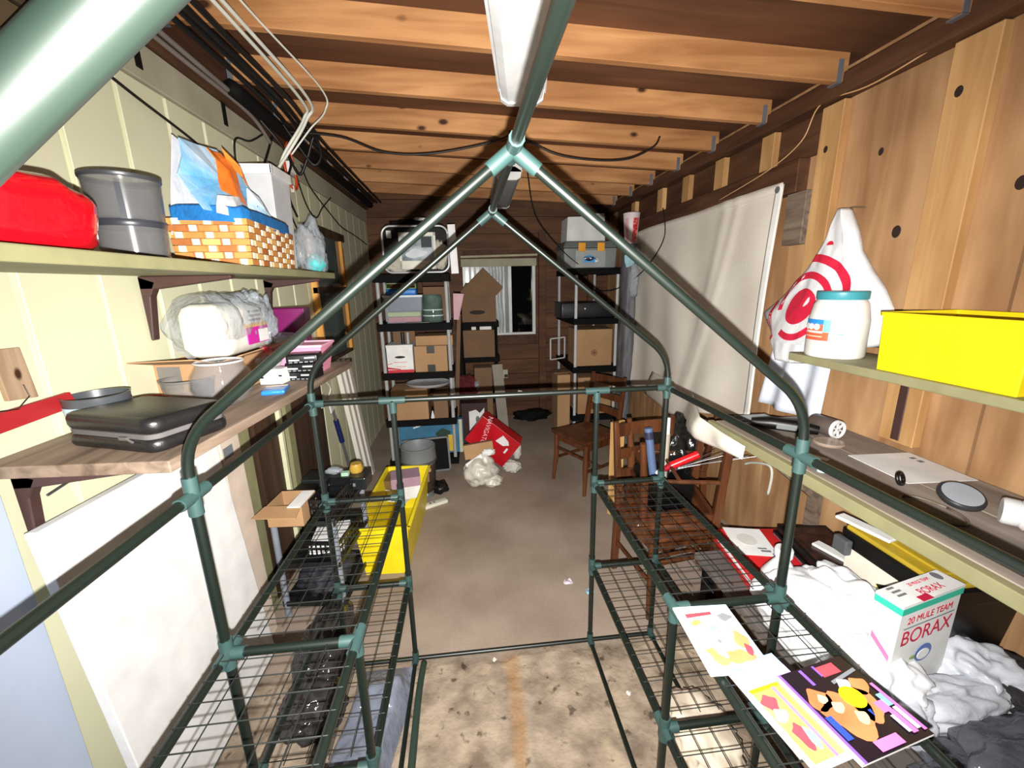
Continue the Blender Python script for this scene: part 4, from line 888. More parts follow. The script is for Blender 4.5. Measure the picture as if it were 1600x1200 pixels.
text('lettering', 'BORAX', .07, (0,fy,BHt-.118), (R(90),0,0), MAG, t, sx=.95)
decal('emblem', [ell(.5,.5,.5,.5)], mat('emblem_blue', (92,116,186), .6), t, (-.03,fy,BHt-.225), (.075,0,0), (0,0,.06), (0,-1,0), .001)
decal('emblem', [ell(.5,.42,.36,.3)], WHTP, t, (-.03,fy-.001,BHt-.225), (.075,0,0), (0,0,.06), (0,-1,0), .001)
decal('emblem', [ell(.5,.5,.5,.5)], mat('emblem_green', (150,170,110), .6), t, (-.055,fy,BHt-.205), (.05,0,0), (0,0,.014), (0,-1,0), .001)
decal('side_stripe', [[(.1,.62),(.9,.5),(.9,.55),(.1,.67)]], mat('stripe_pink', (240,120,170), .6), t, (-BD/2-.0305,BW,0), (0,-2*BW,0), (0,0,BHt), (-1,0,0), .001)
zt = BHt+.0034
text('lettering', 'BORAX', .03, (.02,-.012,zt), (0,0,0), MAG, t); text('lettering', '20 MULE TEAM', .014, (.02,.018,zt), (0,0,0), MAG, t)
decal('seal', [ell(.5,.5,.5,.5)], INKG, t, (.085,.0,zt), (.028,0,0), (0,.032,0)); decal('red_patch', [rect(0,1,0,1)], MAG, t, (-.06,-.038,zt), (.045,0,0), (0,.018,0))
decal('grey_lines', [rect(0,1,0,.18), rect(0,1,.4,.58), rect(0,.8,.8,.98)], INKG, t, (-.105,-.005,zt), (.035,0,0), (0,.035,0))
# white bags, jug
def bagthing(label, loc, parts, m_=BAGW, name='plastic_bag'):
    t = thing(name, label, 'bag', loc)
    for k, (c, s, seed, amp, fr) in enumerate(parts):
        b = MB(); b.blob(c, s, seed, amp*.75, fr*.9, 5 if max(s) > .1 else 4, flat=-s[2]*.95, ridge='soft'); b.build('bag_body' if k == 0 else 'bag_fold', m_, t, smooth=True)
    return t
bagthing('large bright white plastic bag slumped on the low table left of the borax box', (1.14, 1.10, Z4), [((0,0,.11),(.14,.20,.12),3,.30,2.0), ((.02,-.20,.09),(.14,.14,.10),5,.34,2.4), ((.13,-.02,.17),(.09,.18,.10),11,.36,2.2)])
bagthing('thin white bag with handles bunched around the foot of the borax box', (1.32, .83, Z4), [((0,-.02,.055),(.20,.06,.07),7,.4,2.0), ((.20,.06,.06),(.11,.10,.085),8,.4,2.2), ((-.16,-.01,.06),(.09,.09,.085),18,.4,2.2)], mat('bag_milky', (226,230,240), .3, bump=.3, alpha=.82))
t = thing('jug', 'white plastic jug with a round cap standing behind the big white bag', 'jug', (1.16, 1.27, Z4+.0))
b = MB(); b.lathe([(.06,0),(.066,.01),(.066,.15),(.03,.21),(.024,.22),(.024,.235)], 24); b.build('jug_body', WHT, t, smooth='auto')
b = MB(); b.lathe([(.03,.232),(.032,.236),(.032,.262),(.028,.268)], 20); b.build('cap', WHTE, t, smooth='auto')
bagthing('crumpled dark grey plastic film heaped on the near end of the low table', (1.42, .62, Z4), [((0,0,.05),(.24,.14,.085),12,.35,2.2), ((-.18,.0,.03),(.18,.12,.045),14,.35,2.4)], mat('film_grey', (96,98,106), .22, alpha=.85, bump=.5, sc=8, c2=(70,72,80)), 'plastic_film')
t = thing('fur_throw', 'dark fuzzy throw bunched on the low table against the wall', 'throw', (1.60, .86, Z4))
b = MB(); b.blob((0,0,.05),(.10,.14,.06),21,.3,2.6,4,flat=-.045); b.build('throw_body', mat('throw_dark', (58,54,56), .95, c2=(36,34,36), sc=40, bump=.8, bsc=120), t, smooth=True)
t = thing('torn_paper', 'torn white paper scrap on the dark film at the lower right', 'paper', (1.53, .62, Z4+.105))
b = MB(); b.grid(lambda u, v: (.05*u*(1+.3*math.sin(v*9)), .035*v*(1+.3*math.sin(u*7)), .006*math.sin(u*9+v*5)), 6, 6); b.build('scrap', WHTP, t, solid=.001)
# ------------------------------------------------------------------ magazines on the near wire shelf
ZM = h1+TR+.0062
ART_BG = mat('cover_black', (26,18,28), .25); SKIN = mat('cover_flesh', (232,140,92), .25, c2=(206,104,66), sc=9, amt=.4); ORG = mat('cover_orange', (250,150,60), .25, c2=(252,206,110), sc=8); PUR = mat('cover_violet', (126,88,214), .25); PNK = mat('cover_pink', (236,120,196), .25); CYA = mat('cover_cyan', (132,206,232), .25); YLW = mat('cover_yellow', (248,218,30), .25); PAP = mat('cover_paper', (244,240,236), .3); CRM = mat('cover_rose', (222,72,84), .25); LIL = mat('cover_lilac', (206,164,232), .25)
def magazine(label, loc, rz, w_, h_, bg, art, th=.0045):
    t = thing('magazine', label, 'magazine', loc, rz=rz, group='magazines on the near wire shelf')
    b = MB(); b.box(-w_/2,w_/2,-h_/2,h_/2,0,th); b.build('pages', PAP, t)
    decal('cover', [rect(0,1,0,1)], bg, t, (-w_/2,-h_/2,th), (w_,0,0), (0,h_,0), lift=.0006)
    for i, (m_, polys) in enumerate(art): decal('cover_art', polys, m_, t, (-w_/2,-h_/2,th+.0006+.0003*i), (w_,0,0), (0,h_,0), lift=.0005)
    return t
def wavy(cx, cy, rx, ry, k, ph, n=26): return [(cx+rx*(1+.22*math.sin(k*i/n*6.283+ph))*math.cos(i/n*6.283), cy+ry*(1+.18*math.cos((k+1)*i/n*6.283+ph))*math.sin(i/n*6.283)) for i in range(n)]
SKN2 = mat('cover_flesh_light', (250,196,150), .25); BRD = mat('cover_ice', (196,236,244), .25)
magazine('white bordered magazine with a pale cover, farthest on the near wire shelf', (.563, .765, ZM), -3, .142, .192, BRD, [
    (PAP, [rect(.10,.96,.06,.90)]), (CRM, [[(.14,.80),(.62,.84),(.62,.89),(.14,.87)]]), (ORG, [wavy(.35,.24,.22,.13,3,1), wavy(.28,.70,.12,.06,3,0)]), (SKN2, [wavy(.5,.5,.34,.28,3,.6)]), (PAP, [wavy(.52,.52,.2,.14,2,.2)]), (SKIN, [wavy(.62,.2,.22,.09,3,2), wavy(.82,.42,.1,.12,2,1)]), (INKG, [wavy(.80,.78,.12,.06,3,1), wavy(.45,.42,.03,.03,2,1)]), (CRM, [wavy(.84,.28,.06,.08,2,0)]), (CYA, [wavy(.5,.62,.08,.03,2,0), rect(.1,.5,.0,.05)])])
magazine('pale blue and lilac magazine half hidden under the other two', (.603, .605, ZM+.0002), 9, .13, .185, mat('cover_mint', (206,232,214), .25), [
    (mat('cover_sky', (150,176,240), .25), [rect(0,1,.84,1)]), (PAP, [rect(.25,.98,.9,.94)]), (LIL, [rect(.2,1,.7,.84)]), (ORG, [rect(0,.2,.1,.4)])])
magazine('white edged magazine with an orange cover under the black one', (.628, .568, ZM+.0060), 10, .17, .158, PAP, [
    (ORG, [rect(.05,.95,.06,.9)]), (YLW, [rect(.04,.9,.9,.95)]), (CRM, [wavy(.16,.74,.1,.1,3,0), wavy(.2,.32,.09,.14,3,1)]), (SKN2, [wavy(.16,.58,.09,.08,2,0)]), (CYA, [wavy(.28,.28,.05,.12,2,0)]), (PNK, [rect(.33,.37,.05,.9)])])
magazine('black magazine with an orange figure and a yellow disc on its cover', (.713, .572, ZM+.0125), 10, .178, .172, ART_BG, [
    (PUR, [rect(0,.07,0,1), rect(.32,.36,.78,.98), rect(.52,.55,.84,.98)]), (LIL, [rect(0,.03,0,1)]), (CRM, [rect(.54,.80,.82,.95)]), (INKG, [[(.56,.72),(.98,.78),(.98,.82),(.56,.76)]]),
    (SKIN, [wavy(.38,.40,.27,.24,3,.6), wavy(.22,.62,.12,.13,2,1), wavy(.82,.62,.11,.1,2,0), wavy(.66,.45,.14,.22,2,.5)]), (SKN2, [wavy(.34,.50,.07,.06,2,0), wavy(.48,.34,.07,.07,2,0), wavy(.26,.62,.05,.05,2,1)]),
    (PAP, [wavy(.66,.68,.08,.07,2,0)]), (YLW, [ell(.60,.54,.13,.13)]), (INKB, [rect(.08,.16,.2,.45), [(.60,.38),(.64,.38),(.61,.30)]]),
    (PNK, [rect(.74,.86,.30,.42), rect(.30,.62,.02,.12), rect(.80,.87,.06,.30), rect(.94,.98,.05,.6)]), (CYA, [rect(.86,.93,.34,.48)]), (PAP, [rect(.76,.8,.08,.26), rect(.88,.93,.08,.32)])])
# ------------------------------------------------------------------ plastic shelving units at the back
def tier_unit(name, label, cx, cy, wx, dy, tiers, post_m, tr_m, rz=0, th=.05, pr=.017):
    th = th+.012
    t = thing(name, label, 'shelving', (cx, cy, 0), rz=rz)
    for z in tiers:
        b = MB(); b.box(-wx/2,wx/2,-dy/2,dy/2,z-.012,z); 
        for (x0,x1,y0,y1) in ((-wx/2-.01,wx/2+.01,-dy/2-.01,-dy/2+.006),(-wx/2-.01,wx/2+.01,dy/2-.006,dy/2+.01),(-wx/2-.01,-wx/2+.006,-dy/2,dy/2),(wx/2-.006,wx/2+.01,-dy/2,dy/2)): b.box(x0,x1,y0,y1,z-th,z+.004)
        b.build('tier', tr_m, t, bevel=.003, seg=1)
    zz = [0]+list(tiers)
    for x in (-wx/2+.022, wx/2-.022):
        for y in (-dy/2+.02, dy/2-.02):
            for a, c in zip(zz, zz[1:]):
                if c-th-a > .02: MB().tube([(x,y,a),(x,y,c-.006)], pr, 10).build('post', post_m, t, smooth='auto')
    return t
LT = [.075, .475, .925, 1.365, 1.785]
tier_unit('plastic_shelving', 'black plastic shelving with grey posts near the left wall, five tiers', -.475, 3.93, .63, .36, LT, GREYP, TIER)
RT = [.24, .79, 1.315, 1.83]
tier_unit('plastic_shelving', 'black plastic shelving with pale grey posts near the right wall under the grey toolbox', 1.36, 4.75, .49, .86, RT, mat('post_pale', (196,198,200), .5), TIER)
tier_unit('plastic_shelving', 'all-black plastic shelving under the back window holding brown cartons', .115, 4.78, .42, .34, [.42, .90, 1.29], TIER, TIER, pr=.014)
def carton(label, loc, sx, sy, sz, rz=0, m_=None, grp=None, slot=False, tape=False, flaps=False, name='carton_box', openf=False):
    t = thing(name, label, 'box', loc, rz=rz, group=grp); mm = m_ or CARD
    b = MB()
    if openf: open_box(b, -sx/2, sx/2, -sy/2, sy/2, 0, sz, .004)
    else: b.box(-sx/2, sx/2, -sy/2, sy/2, 0, sz)
    b.build('carton', mm, t, bevel=.002, seg=1)
    if slot: decal('hand_slot', [ell(.5,.5,.5,.5)], mat('slot_dark', (44,40,38), .9), t, (-sx*.22,-sy/2-.001,sz*.30), (sx*.42,0,0), (0,0,.045), (0,-1,0), .001)
    if tape:
        for z0, z1 in ((sz*.72, sz*1.0), (0, sz*.28)):
            decal('tape', [rect(0,1,0,1)], mat('tape_dark', (52,54,48), .3), t, (-sx*.12,-sy/2-.001,z0), (sx*.24,0,0), (0,0,z1-z0), (0,-1,0), .001)
    return t
# -- left unit, top tier: wire-rimmed tote with a framed picture
t = thing('rimmed_crate', 'wire-rimmed soft crate with pale fabric on the top tier of the left shelving', 'crate', (-.42, 3.90, 1.789))
b = MB()
def rr(w_, h_, r, n=6):
    out = []
    for cx, cz, a0 in ((w_-r,h_-r,0),(-w_+r,h_-r,90),(-w_+r,-h_+r,180),(w_-r,-h_+r,270)):
        for i in range(n+1): a = R(a0+90*i/n); out.append((cx+r*math.cos(a), cz+r*math.sin(a)))
    return out
q = rr(.275,.19,.07)
b.tube([(x+(.03 if z<0 else -.0)*0, -.13+.06*(z+.19)*.3, z+.205) for x, z in q+[q[0]]], .009, 8); b.build('wire_rim', mat('rim_silver', (206,210,214), .3, metal=.3), t, smooth=True)
b = MB(); b.prism([(x*.96, -.10, z*.96+.20) for x, z in q], (0,.22,0)); b.build('lining', mat('crate_black', (22,22,24), .8), t)
b = MB(); b.blob((-.16,-.115,.08),(.10,.02,.07),3,.3,2.5,4); b.build('quilt', mat('quilt_pale', (196,190,176), .9, bump=.5, sc=12), t, smooth=True)
b = MB(); b.blob((.20,-.115,.16),(.06,.02,.12),5,.3,2.5,4); b.build('quilt', mat('quilt_pale', (196,190,176), .9), t, smooth=True)
b = MB(); b.box(-.24,-.20,-.115,-.105,.3,.36); b.build('clasp', WHT, t)
t = thing('framed_picture', 'white framed black and white picture standing in front of the rimmed crate', 'picture', (-.405, 3.757, 1.83), rot=(R(-6), 0, R(0)))
b = MB()
for (x0,x1,z0,z1) in ((-.155,.155,0,.07),(-.155,.155,.275,.305),(-.155,-.135,0,.305),(.135,.155,0,.305)): b.box(x0,x1,-.008,.008,z0,z1)
b.build('frame', mat('frame_ivory', (232,230,216), .5), t, bevel=.002)
b = MB(); b.box(-.135,.135,-.002,.004,.07,.275); b.build('print', mat('print_misty', (196,206,214), .3, c2=(92,104,110), sc=9, amt=.4), t)
decal('print_tone', [rect(.62,.95,.55,1), ], mat('print_dark', (60,70,70), .3), t, (-.135,-.0025,.07), (.27,0,0), (0,0,.2), (0,-1,0), .0008)
decal('print_tone', [wavy(.45,.3,.3,.18,2,.4)], mat('print_light', (226,232,240), .3), t, (-.135,-.0025,.07), (.27,0,0), (0,0,.2), (0,-1,0), .0012)
t = thing('black_bundle', 'black fabric bundle lying on top of the rimmed crate', 'bundle', (-.47, 3.92, 2.19))
b = MB(); b.blob((0,0,.02),(.17,.09,.045),9,.35,2.2,4,flat=-.03); b.build('cloth', BLKM, t, smooth=True)
b = MB(); b.blob((.09,-.03,.065),(.05,.03,.014),2,.3,2.2,3); b.build('white_paper', WHTP, t, smooth=True)
t = thing('foam_sheet', 'tall narrow white panel standing right of the rimmed crate', 'panel', (-.10, 3.86, 1.789), rot=(0, R(-2), 0))
b = MB(); b.box(-.03,.035,-.06,.06,0,.41); b.build('panel', WHT, t, bevel=.003)
# -- tier 1.365
t = thing('clear_tub', 'clear tub of green and red towels on the second tier of the left shelving', 'tub', (-.565, 3.90, 1.3695))
b = MB(); open_box(b, -.165, .165, -.13, .13, 0, .235, .004, .015); b.build('tub_body', clear('tub_haze', (186,198,216), .24, rough=.25), t)
b = MB(); b.box(-.172,.172,-.137,.137,.225,.245); b.build('rim', mat('tub_rim', (206,216,228), .4), t, bevel=.004)
b = MB(); b.box(-.145,.145,-.112,.11,.005,.055); b.build('red_towel', mat('towel_red', (226,120,108), .9), t, bevel=.012)
b = MB(); b.box(-.145,.145,-.112,.11,.057,.098); b.build('green_towel', mat('towel_green', (206,226,128), .9), t, bevel=.012)
t = thing('blue_packet', 'bright blue packet lying on the clear tub of towels', 'packet', (-.575, 3.86, 1.615))
b = MB(); pad(b, .13, .08, 0, .052, .015, .01); b.build('packet', mat('packet_cyan', (28,118,206), .4), t, smooth='auto')
t = thing('green_wire_tray', 'green wire tray lying on the blue packet under the top tier', 'tray', (-.575, 3.88, 1.668))
b = MB()
for i in range(4): b.box(-.13,.13,-.08+.05*i,-.072+.05*i,.0,.008)
b.box(-.13,-.122,-.09,.09,.0,.05); b.box(.122,.13,-.09,.09,.0,.05); b.box(-.13,.13,-.09,-.083,.042,.05); b.build('wires', mat('wire_green', (96,130,70), .5), t)
t = thing('glass_jar', 'large green tinted glass jar beside the tub of towels', 'jar', (-.315, 3.86, 1.3695))
b = MB(); b.lathe([(.088,0),(.094,.012),(.094,.06),(.09,.08),(.09,.2),(.082,.235),(.08,.242),(.074,.242),(.084,.2),(.085,.02)], 32, cap1=True); b.build('jar_body', mat('jar_green', (120,146,138), .05, alpha=.4, c2=(70,96,88), sc=14), t, smooth='auto')
b = MB(); b.lathe([(.0945,.055),(.0955,.06),(.0945,.065)], 32, cap0=False, cap1=False); b.lathe([(.0905,.105),(.0925,.11),(.0905,.115)], 32, cap0=False, cap1=False); b.build('ribs', mat('jar_rib', (200,214,210), .1), t, smooth=True)
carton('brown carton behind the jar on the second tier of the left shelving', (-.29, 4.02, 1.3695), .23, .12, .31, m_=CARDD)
t = thing('black_tray', 'thin black tray poking out of the second tier below the clear tub', 'tray', (-.44, 3.755, 1.3695), rz=2)
b = MB(); b.box(-.10,.10,-.012,.012,0,.012); b.build('tray', BLK, t, bevel=.003)
# -- tier .925
t = thing('file_box', 'white file box with a red lower band on the middle tier of the left shelving', 'box', (-.625, 3.88, .9295))
b = MB(); b.box(-.115,.115,-.13,.13,0,.245); b.build('carton', WHTP, t, bevel=.002)
b = MB(); b.box(-.118,.118,-.133,.133,.228,.252); b.build('lid', WHTP, t, bevel=.002)
decal('red_band', [rect(0,1,0,.11), [(0,.14),(.5,.11),(.5,.135),(0,.22)]], INKR, t, (-.115,-.131,0), (.23,0,0), (0,0,.245), (0,-1,0))
decal('hand_slot', [ell(.5,.58,.2,.045)], INKK, t, (-.115,-.131,0), (.23,0,0), (0,0,.245), (0,-1,0), .001)
decal('print_lines', [rect(.25,.75,.38,.40), rect(.35,.72,.22,.235), [(.0,.3),(.2,.35),(.2,.37),(.0,.33)]], mat('ink_salmon', (226,120,120), .6), t, (-.115,-.131,0), (.23,0,0), (0,0,.245), (0,-1,0), .001)
carton('brown taped carton beside the white file box on the left shelving', (-.35, 3.88, .9295), .29, .28, .235, tape=True)
carton('flat brown carton lying on the taped carton', (-.315, 3.89, 1.166), .33, .24, .085)
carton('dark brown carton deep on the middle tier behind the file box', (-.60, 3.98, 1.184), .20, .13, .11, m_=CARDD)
t = thing('marker_tube', 'black and grey tubes standing on the file box', 'tube', (-.575, 3.80, 1.184))
b = MB(); b.tube([(-.02,0,0),(-.02,0,.105)], .016, 12); b.build('black_tube', BLK, t, smooth='auto')
b = MB(); b.tube([(.025,0,0),(.025,0,.105)], .013, 12); b.build('grey_tube', GREYP, t, smooth='auto')
# -- tier .475
carton('wide brown carton on the lower tier of the left shelving', (-.57, 3.88, .4795), .33, .28, .29)
carton('leaning brown carton beside the wide one on the lower tier', (-.29, 3.88, .4795), .13, .26, .24, m_=CARDD)
t = thing('serving_tray', 'silver rimmed tray lying on the wide carton of the lower tier', 'tray', (-.40, 3.86, .771))
b = MB(); b.lathe([(.14,0),(.19,.012),(.205,.03),(.212,.034),(.205,.038),(.18,.022),(.12,.014)], 36, Matrix.Diagonal((1,.8,1,1)), cap1=True); b.build('tray_body', mat('tray_silver', (216,218,220), .25, metal=.3), t, smooth='auto')
t = thing('white_cone', 'small white cone between the cartons on the lower tier', 'cup', (-.372, 3.775, .4795))
b = MB(); b.lathe([(.022,0),(.004,.07)], 16); b.build('cone', WHTP, t, smooth='auto')
# -- bottom tier : blue picture case, dark framed panel
t = thing('blue_case', 'blue board case with yellow tabs standing on the bottom tier of the left shelving', 'case', (-.41, 3.90, .0795), rz=2)
b = MB(); b.box(-.30,.31,-.04,.04,0,.34); b.build('case_body', mat('case_blue', (58,124,158), .6, c2=(44,98,130), sc=8), t, bevel=.004)
b = MB()
for x in (-.25, -.27, .13): b.box(x,x+.05,-.042,.042,.335,.348)
b.build('yellow_tab', mat('tab_yellow', (222,206,110), .6), t)
b = MB(); b.box(.15,.23,-.05,-.042,.02,.19); b.build('yellow_handle', mat('handle_amber', (226,190,60), .5), t, bevel=.01)
decal('green_patch', [wavy(.68,.62,.1,.12,2,1)], mat('patch_green', (26,60,48), .6), t, (-.30,-.0405,0), (.61,0,0), (0,0,.34), (0,-1,0))
decal('white_mark', [[(.22,.80),(.40,.90),(.40,.94),(.22,.84)]], WHTP, t, (-.30,-.0405,0), (.61,0,0), (0,0,.34), (0,-1,0))
b = MB(); b.box(.27,.30,-.043,-.04,0,.34); b.build('pale_edge', mat('edge_cream', (206,206,170), .6), t)
t = thing('leaning_screen', 'black screen panel in a grey frame leaning behind the grey bucket', 'frame', (-.42, 3.62, 0), rot=(R(-8), R(-2), R(3)))
b = MB()
for (x0,x1,z0,z1) in ((-.22,.20,0,.016),(-.22,.20,.31,.326),(-.22,-.204,0,.326),(.184,.20,0,.326)): b.box(x0,x1,-.012,.012,z0,z1)
b.build('frame', mat('frame_grey', (112,114,116), .5), t)
b = MB(); b.box(-.204,.184,.0,.008,.016,.31); b.build('screen', BLKM, t)
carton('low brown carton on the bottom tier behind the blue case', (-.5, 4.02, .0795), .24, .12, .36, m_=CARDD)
# -- right unit
t = thing('toolbox', 'grey toolbox with two orange latches on the top tier of the right shelving', 'toolbox', (1.29, 4.52, 1.8345))
TG = mat('toolbox_grey', (132,136,136), .55, c2=(116,120,120), sc=8)
b = MB(); b.hexa([(-.28,-.18,0),(.26,-.18,0),(.26,.18,0),(-.28,.18,0),(-.29,-.19,.20),(.27,-.19,.20),(.27,.19,.20),(-.29,.19,.20)]); b.build('box_body', TG, t, bevel=.012)
b = MB(); b.box(-.17,.15,-.20,-.185,.005,.18); b.build('front_panel', mat('toolbox_pale', (160,164,164), .55), t, bevel=.01)
b = MB(); b.hexa([(-.30,-.20,.203),(.28,-.20,.203),(.28,.20,.203),(-.30,.20,.203),(-.27,-.17,.27),(.25,-.17,.27),(.25,.17,.27),(-.27,.17,.27)]); b.build('lid', mat('toolbox_lid', (108,112,112), .55), t, bevel=.01)
for x in (-.145, .055):
    b = MB(); b.box(x,x+.075,-.215,-.198,.165,.25); b.build('latch', mat('latch_orange', (240,166,40), .4), t, bevel=.006)
decal('sticker', [rect(0,.78,0,.62), ell(.35,.5,.33,.32)], mat('sticker_blue', (70,160,226), .5), t, (-.085,-.2005,.055), (.16,0,0), (0,0,.09), (0,-1,0))
decal('sticker', [[(.55,.6),(.9,.4),(.98,.1),(.75,.0),(.75,.5)], ell(.3,.45,.28,.1)], WHTP, t, (-.085,-.2015,.055), (.16,0,0), (0,0,.09), (0,-1,0))
decal('sticker', [ell(.28,.42,.14,.12), rect(.5,.62,.35,.5)], mat('sticker_navy', (50,44,100), .5), t, (-.085,-.2025,.055), (.16,0,0), (0,0,.09), (0,-1,0))
t = thing('foam_box', 'white foam box standing on the grey toolbox', 'box', (1.245, 4.55, 2.1055))
b = MB(); b.hexa([(-.20,-.14,0),(.21,-.14,0),(.21,.14,0),(-.20,.14,0),(-.19,-.14,.24),(.20,-.14,.25),(.20,.14,.25),(-.19,.14,.24)]); b.build('foam_body', mat('foam_white', (228,230,230), .8), t, bevel=.006)
b = MB(); b.box(.12,.235,-.02,.12,.255,.29); b.build('foam_lid', mat('foam_white', (228,230,230), .8), t, bevel=.004)
t = thing('black_device', 'long flat black electronic box on the second tier of the right shelving', 'device', (1.27, 4.53, 1.3195))
b = MB(); pad(b, .29, .17, 0, .165, .02, .01); b.build('device_body', mat('device_navy', (18,18,26), .4), t, smooth='auto')
b = MB(); b.lathe([(.008,0),(.008,.006)], 12, Matrix.Translation((-.03,-.171,.10)) @ Euler((R(90),0,0)).to_matrix().to_4x4()); b.build('knob', WHT, t)
t = carton('square brown carton with a round emblem on the third tier of the right shelving', (1.355, 4.56, .7945), .40, .38, .40)
decal('emblem', [[(.5+a*math.cos(i/24*6.283), .5+a*math.sin(i/24*6.283)) for i in range(24)] for a in (.5,)], mat('emblem_tan', (150,112,78), .85), t, (-.035,-.1912,.11), (.075,0,0), (0,0,.075), (0,-1,0))
decal('emblem', [ell(.5,.5,.14,.14)], mat('emblem_brown', (100,70,48), .85), t, (-.035,-.1922,.11), (.075,0,0), (0,0,.075), (0,-1,0))
t = thing('empty_picture', 'thin white picture frame standing left of the square carton', 'frame', (1.055, 4.86, .7945), rz=30)
b = MB()
for (x0,x1,z0,z1) in ((-.12,.12,0,.012),(-.12,.12,.25,.265),(-.12,-.108,0,.265),(.108,.12,0,.265)): b.box(x0,x1,-.006,.006,z0,z1)
b.build('frame', WHT, t)
carton('brown carton with printed marks on the bottom tier of the right shelving', (1.37, 4.54, .2445), .38, .36, .42)
carton('tall brown carton standing left of the right shelving', (1.005, 4.45, .0), .14, .30, .72)
t = thing('box_flap', 'loose cardboard flap lying on the tall carton by the right shelving', 'cardboard', (1.0, 4.46, .722), rz=20)
b = MB(); b.prism([(-.12,-.06,0),(.10,-.10,0),(.12,.08,0),(-.06,.07,0)], (0,0,.012)); b.build('flap', CARDD, t)
# bundle in the right corner with the popcorn cup
t = thing('tarp_bundle', 'tall bundle wrapped in grey tarp standing beside the curtain', 'bundle', (1.60, 4.10, 0))
b = MB()
def tarpf(u, v):
    a = 2*math.pi*u; r = 1+.25*noise.noise(Vector((math.cos(a)*2, math.sin(a)*2, v*5)))+.1*noise.noise(Vector((math.cos(a)*6, math.sin(a)*6, v*16)))
    k = .8+.2*math.sin(v*3)
    return (.07*k*r*math.cos(a), .12*k*r*math.sin(a), 2.04*v)
b.grid(tarpf, 36, 60); b.build('tarp', mat('tarp_grey', (104,104,110), .6, c2=(84,84,90), sc=9), t, smooth=True)
b = MB(); b.box(-.05,.05,-.08,.08,2.02,2.045); b.build('top_board', W_GREYX, t)
shard('teal_cloth', [(-.10,-.14,1.93),(-.02,-.17,1.99),(.0,-.15,1.85),(-.08,-.15,1.82)], mat('cloth_teal', (150,196,206), .7), t)
b = MB(); b.blob((.0,-.15,1.70),(.05,.03,.16),4,.3,2.5,3); b.build('film', BAGC, t, smooth=True)
t = thing('paper_cup', 'red and white striped paper cup standing on the tarp bundle', 'cup', (1.60, 4.08, 2.0455))
b = MB(); b.lathe([(.055,0),(.078,.27),(.082,.275),(.078,.28),(.073,.27),(.05,.01)], 28, cap1=True); b.build('cup_body', mat('cup_white', (240,226,226), .5), t, smooth='auto')
b = MB(); b.grid(lambda u, v: ((.0565+.023*v)*math.cos(R(262+45*u)), (.0565+.023*v)*math.sin(R(262+45*u)), .01+.22*v), 8, 4); b.build('red_stripe', mat('stripe_red', (190,24,36), .5, c2=(230,120,120), sc=60, amt=.12), t, solid=.001)
b = MB(); b.grid(lambda u, v: ((.0565+.023*v)*math.cos(R(205+25*u)), (.0565+.023*v)*math.sin(R(205+25*u)), .01+.22*v), 8, 4); b.build('pink_stripe', mat('stripe_rose', (236,180,190), .5), t, solid=.001)
b = MB(); b.blob((.01,-.03,.27),(.035,.04,.02),3,.3,2.4,3); b.build('filling', mat('filling_grey', (150,160,150), .6), t, smooth=True)
# -- black unit under the window: cartons
t = carton('open brown carton with raised flaps and a dark hand slot in front of the window', (.105, 4.72, 1.2945), .40, .30, .27, slot=True, openf=True, m_=CARDD)
b = MB(); b.prism([(-.20,-.15,.27),(.20,-.15,.27),(.285,-.13,.36),(.075,-.11,.57),(-.18,-.14,.33)], (0,.004,0)); b.build('flap', CARDD, t)
b = MB(); b.prism([(-.20,-.15,.27),(-.20,.15,.27),(-.26,.10,.34),(-.25,-.10,.31)], (.004,0,0)); b.build('flap', CARDD, t)
b = MB(); b.prism([(-.2,.15,.27),(.2,.15,.27),(.15,.2,.40),(-.12,.2,.42)], (0,.004,0)); b.build('flap', CARDD, t)
carton('closed brown carton on the tier below the open carton', (.095, 4.70, .9045), .37, .28, .30, m_=CARDD)
t = thing('white_packet', 'two small white packets on the closed carton below the window', 'packet', (.12, 4.62, 1.2055))
b = MB(); b.box(-.09,-.04,-.03,.03,0,.035); b.box(.0,.13,-.03,.03,0,.035); b.build('packets', WHTP, t, bevel=.003)
t = thing('pink_plank', 'pale pink board standing between the left shelving and the window cartons', 'board', (-.10, 4.25, 1.30), rot=(R(6), R(4), 0))
b = MB(); b.prism([(-.05,0,0.05),(.0,0,0.05),(.045,0,.31),(-.06,0,.31)], (0,.03,0)); b.build('board', mat('board_pink', (222,178,188), .6), t)
b = MB(); b.box(-.02,.02,.03,.05,-1.29,.1); b.build('stake', CARDD, t)
t = thing('black_post', 'black upholstered post beside the window cartons', 'post', (-.10, 4.55, 0))
b = MB(); b.tube([(0,0,0),(0,0,1.62)], .035, 10); b.build('post_shaft', BLKM, t, smooth='auto')
b = MB(); b.lathe([(.05,0),(.05,.02)], 14); b.build('foot', BLKM, t)
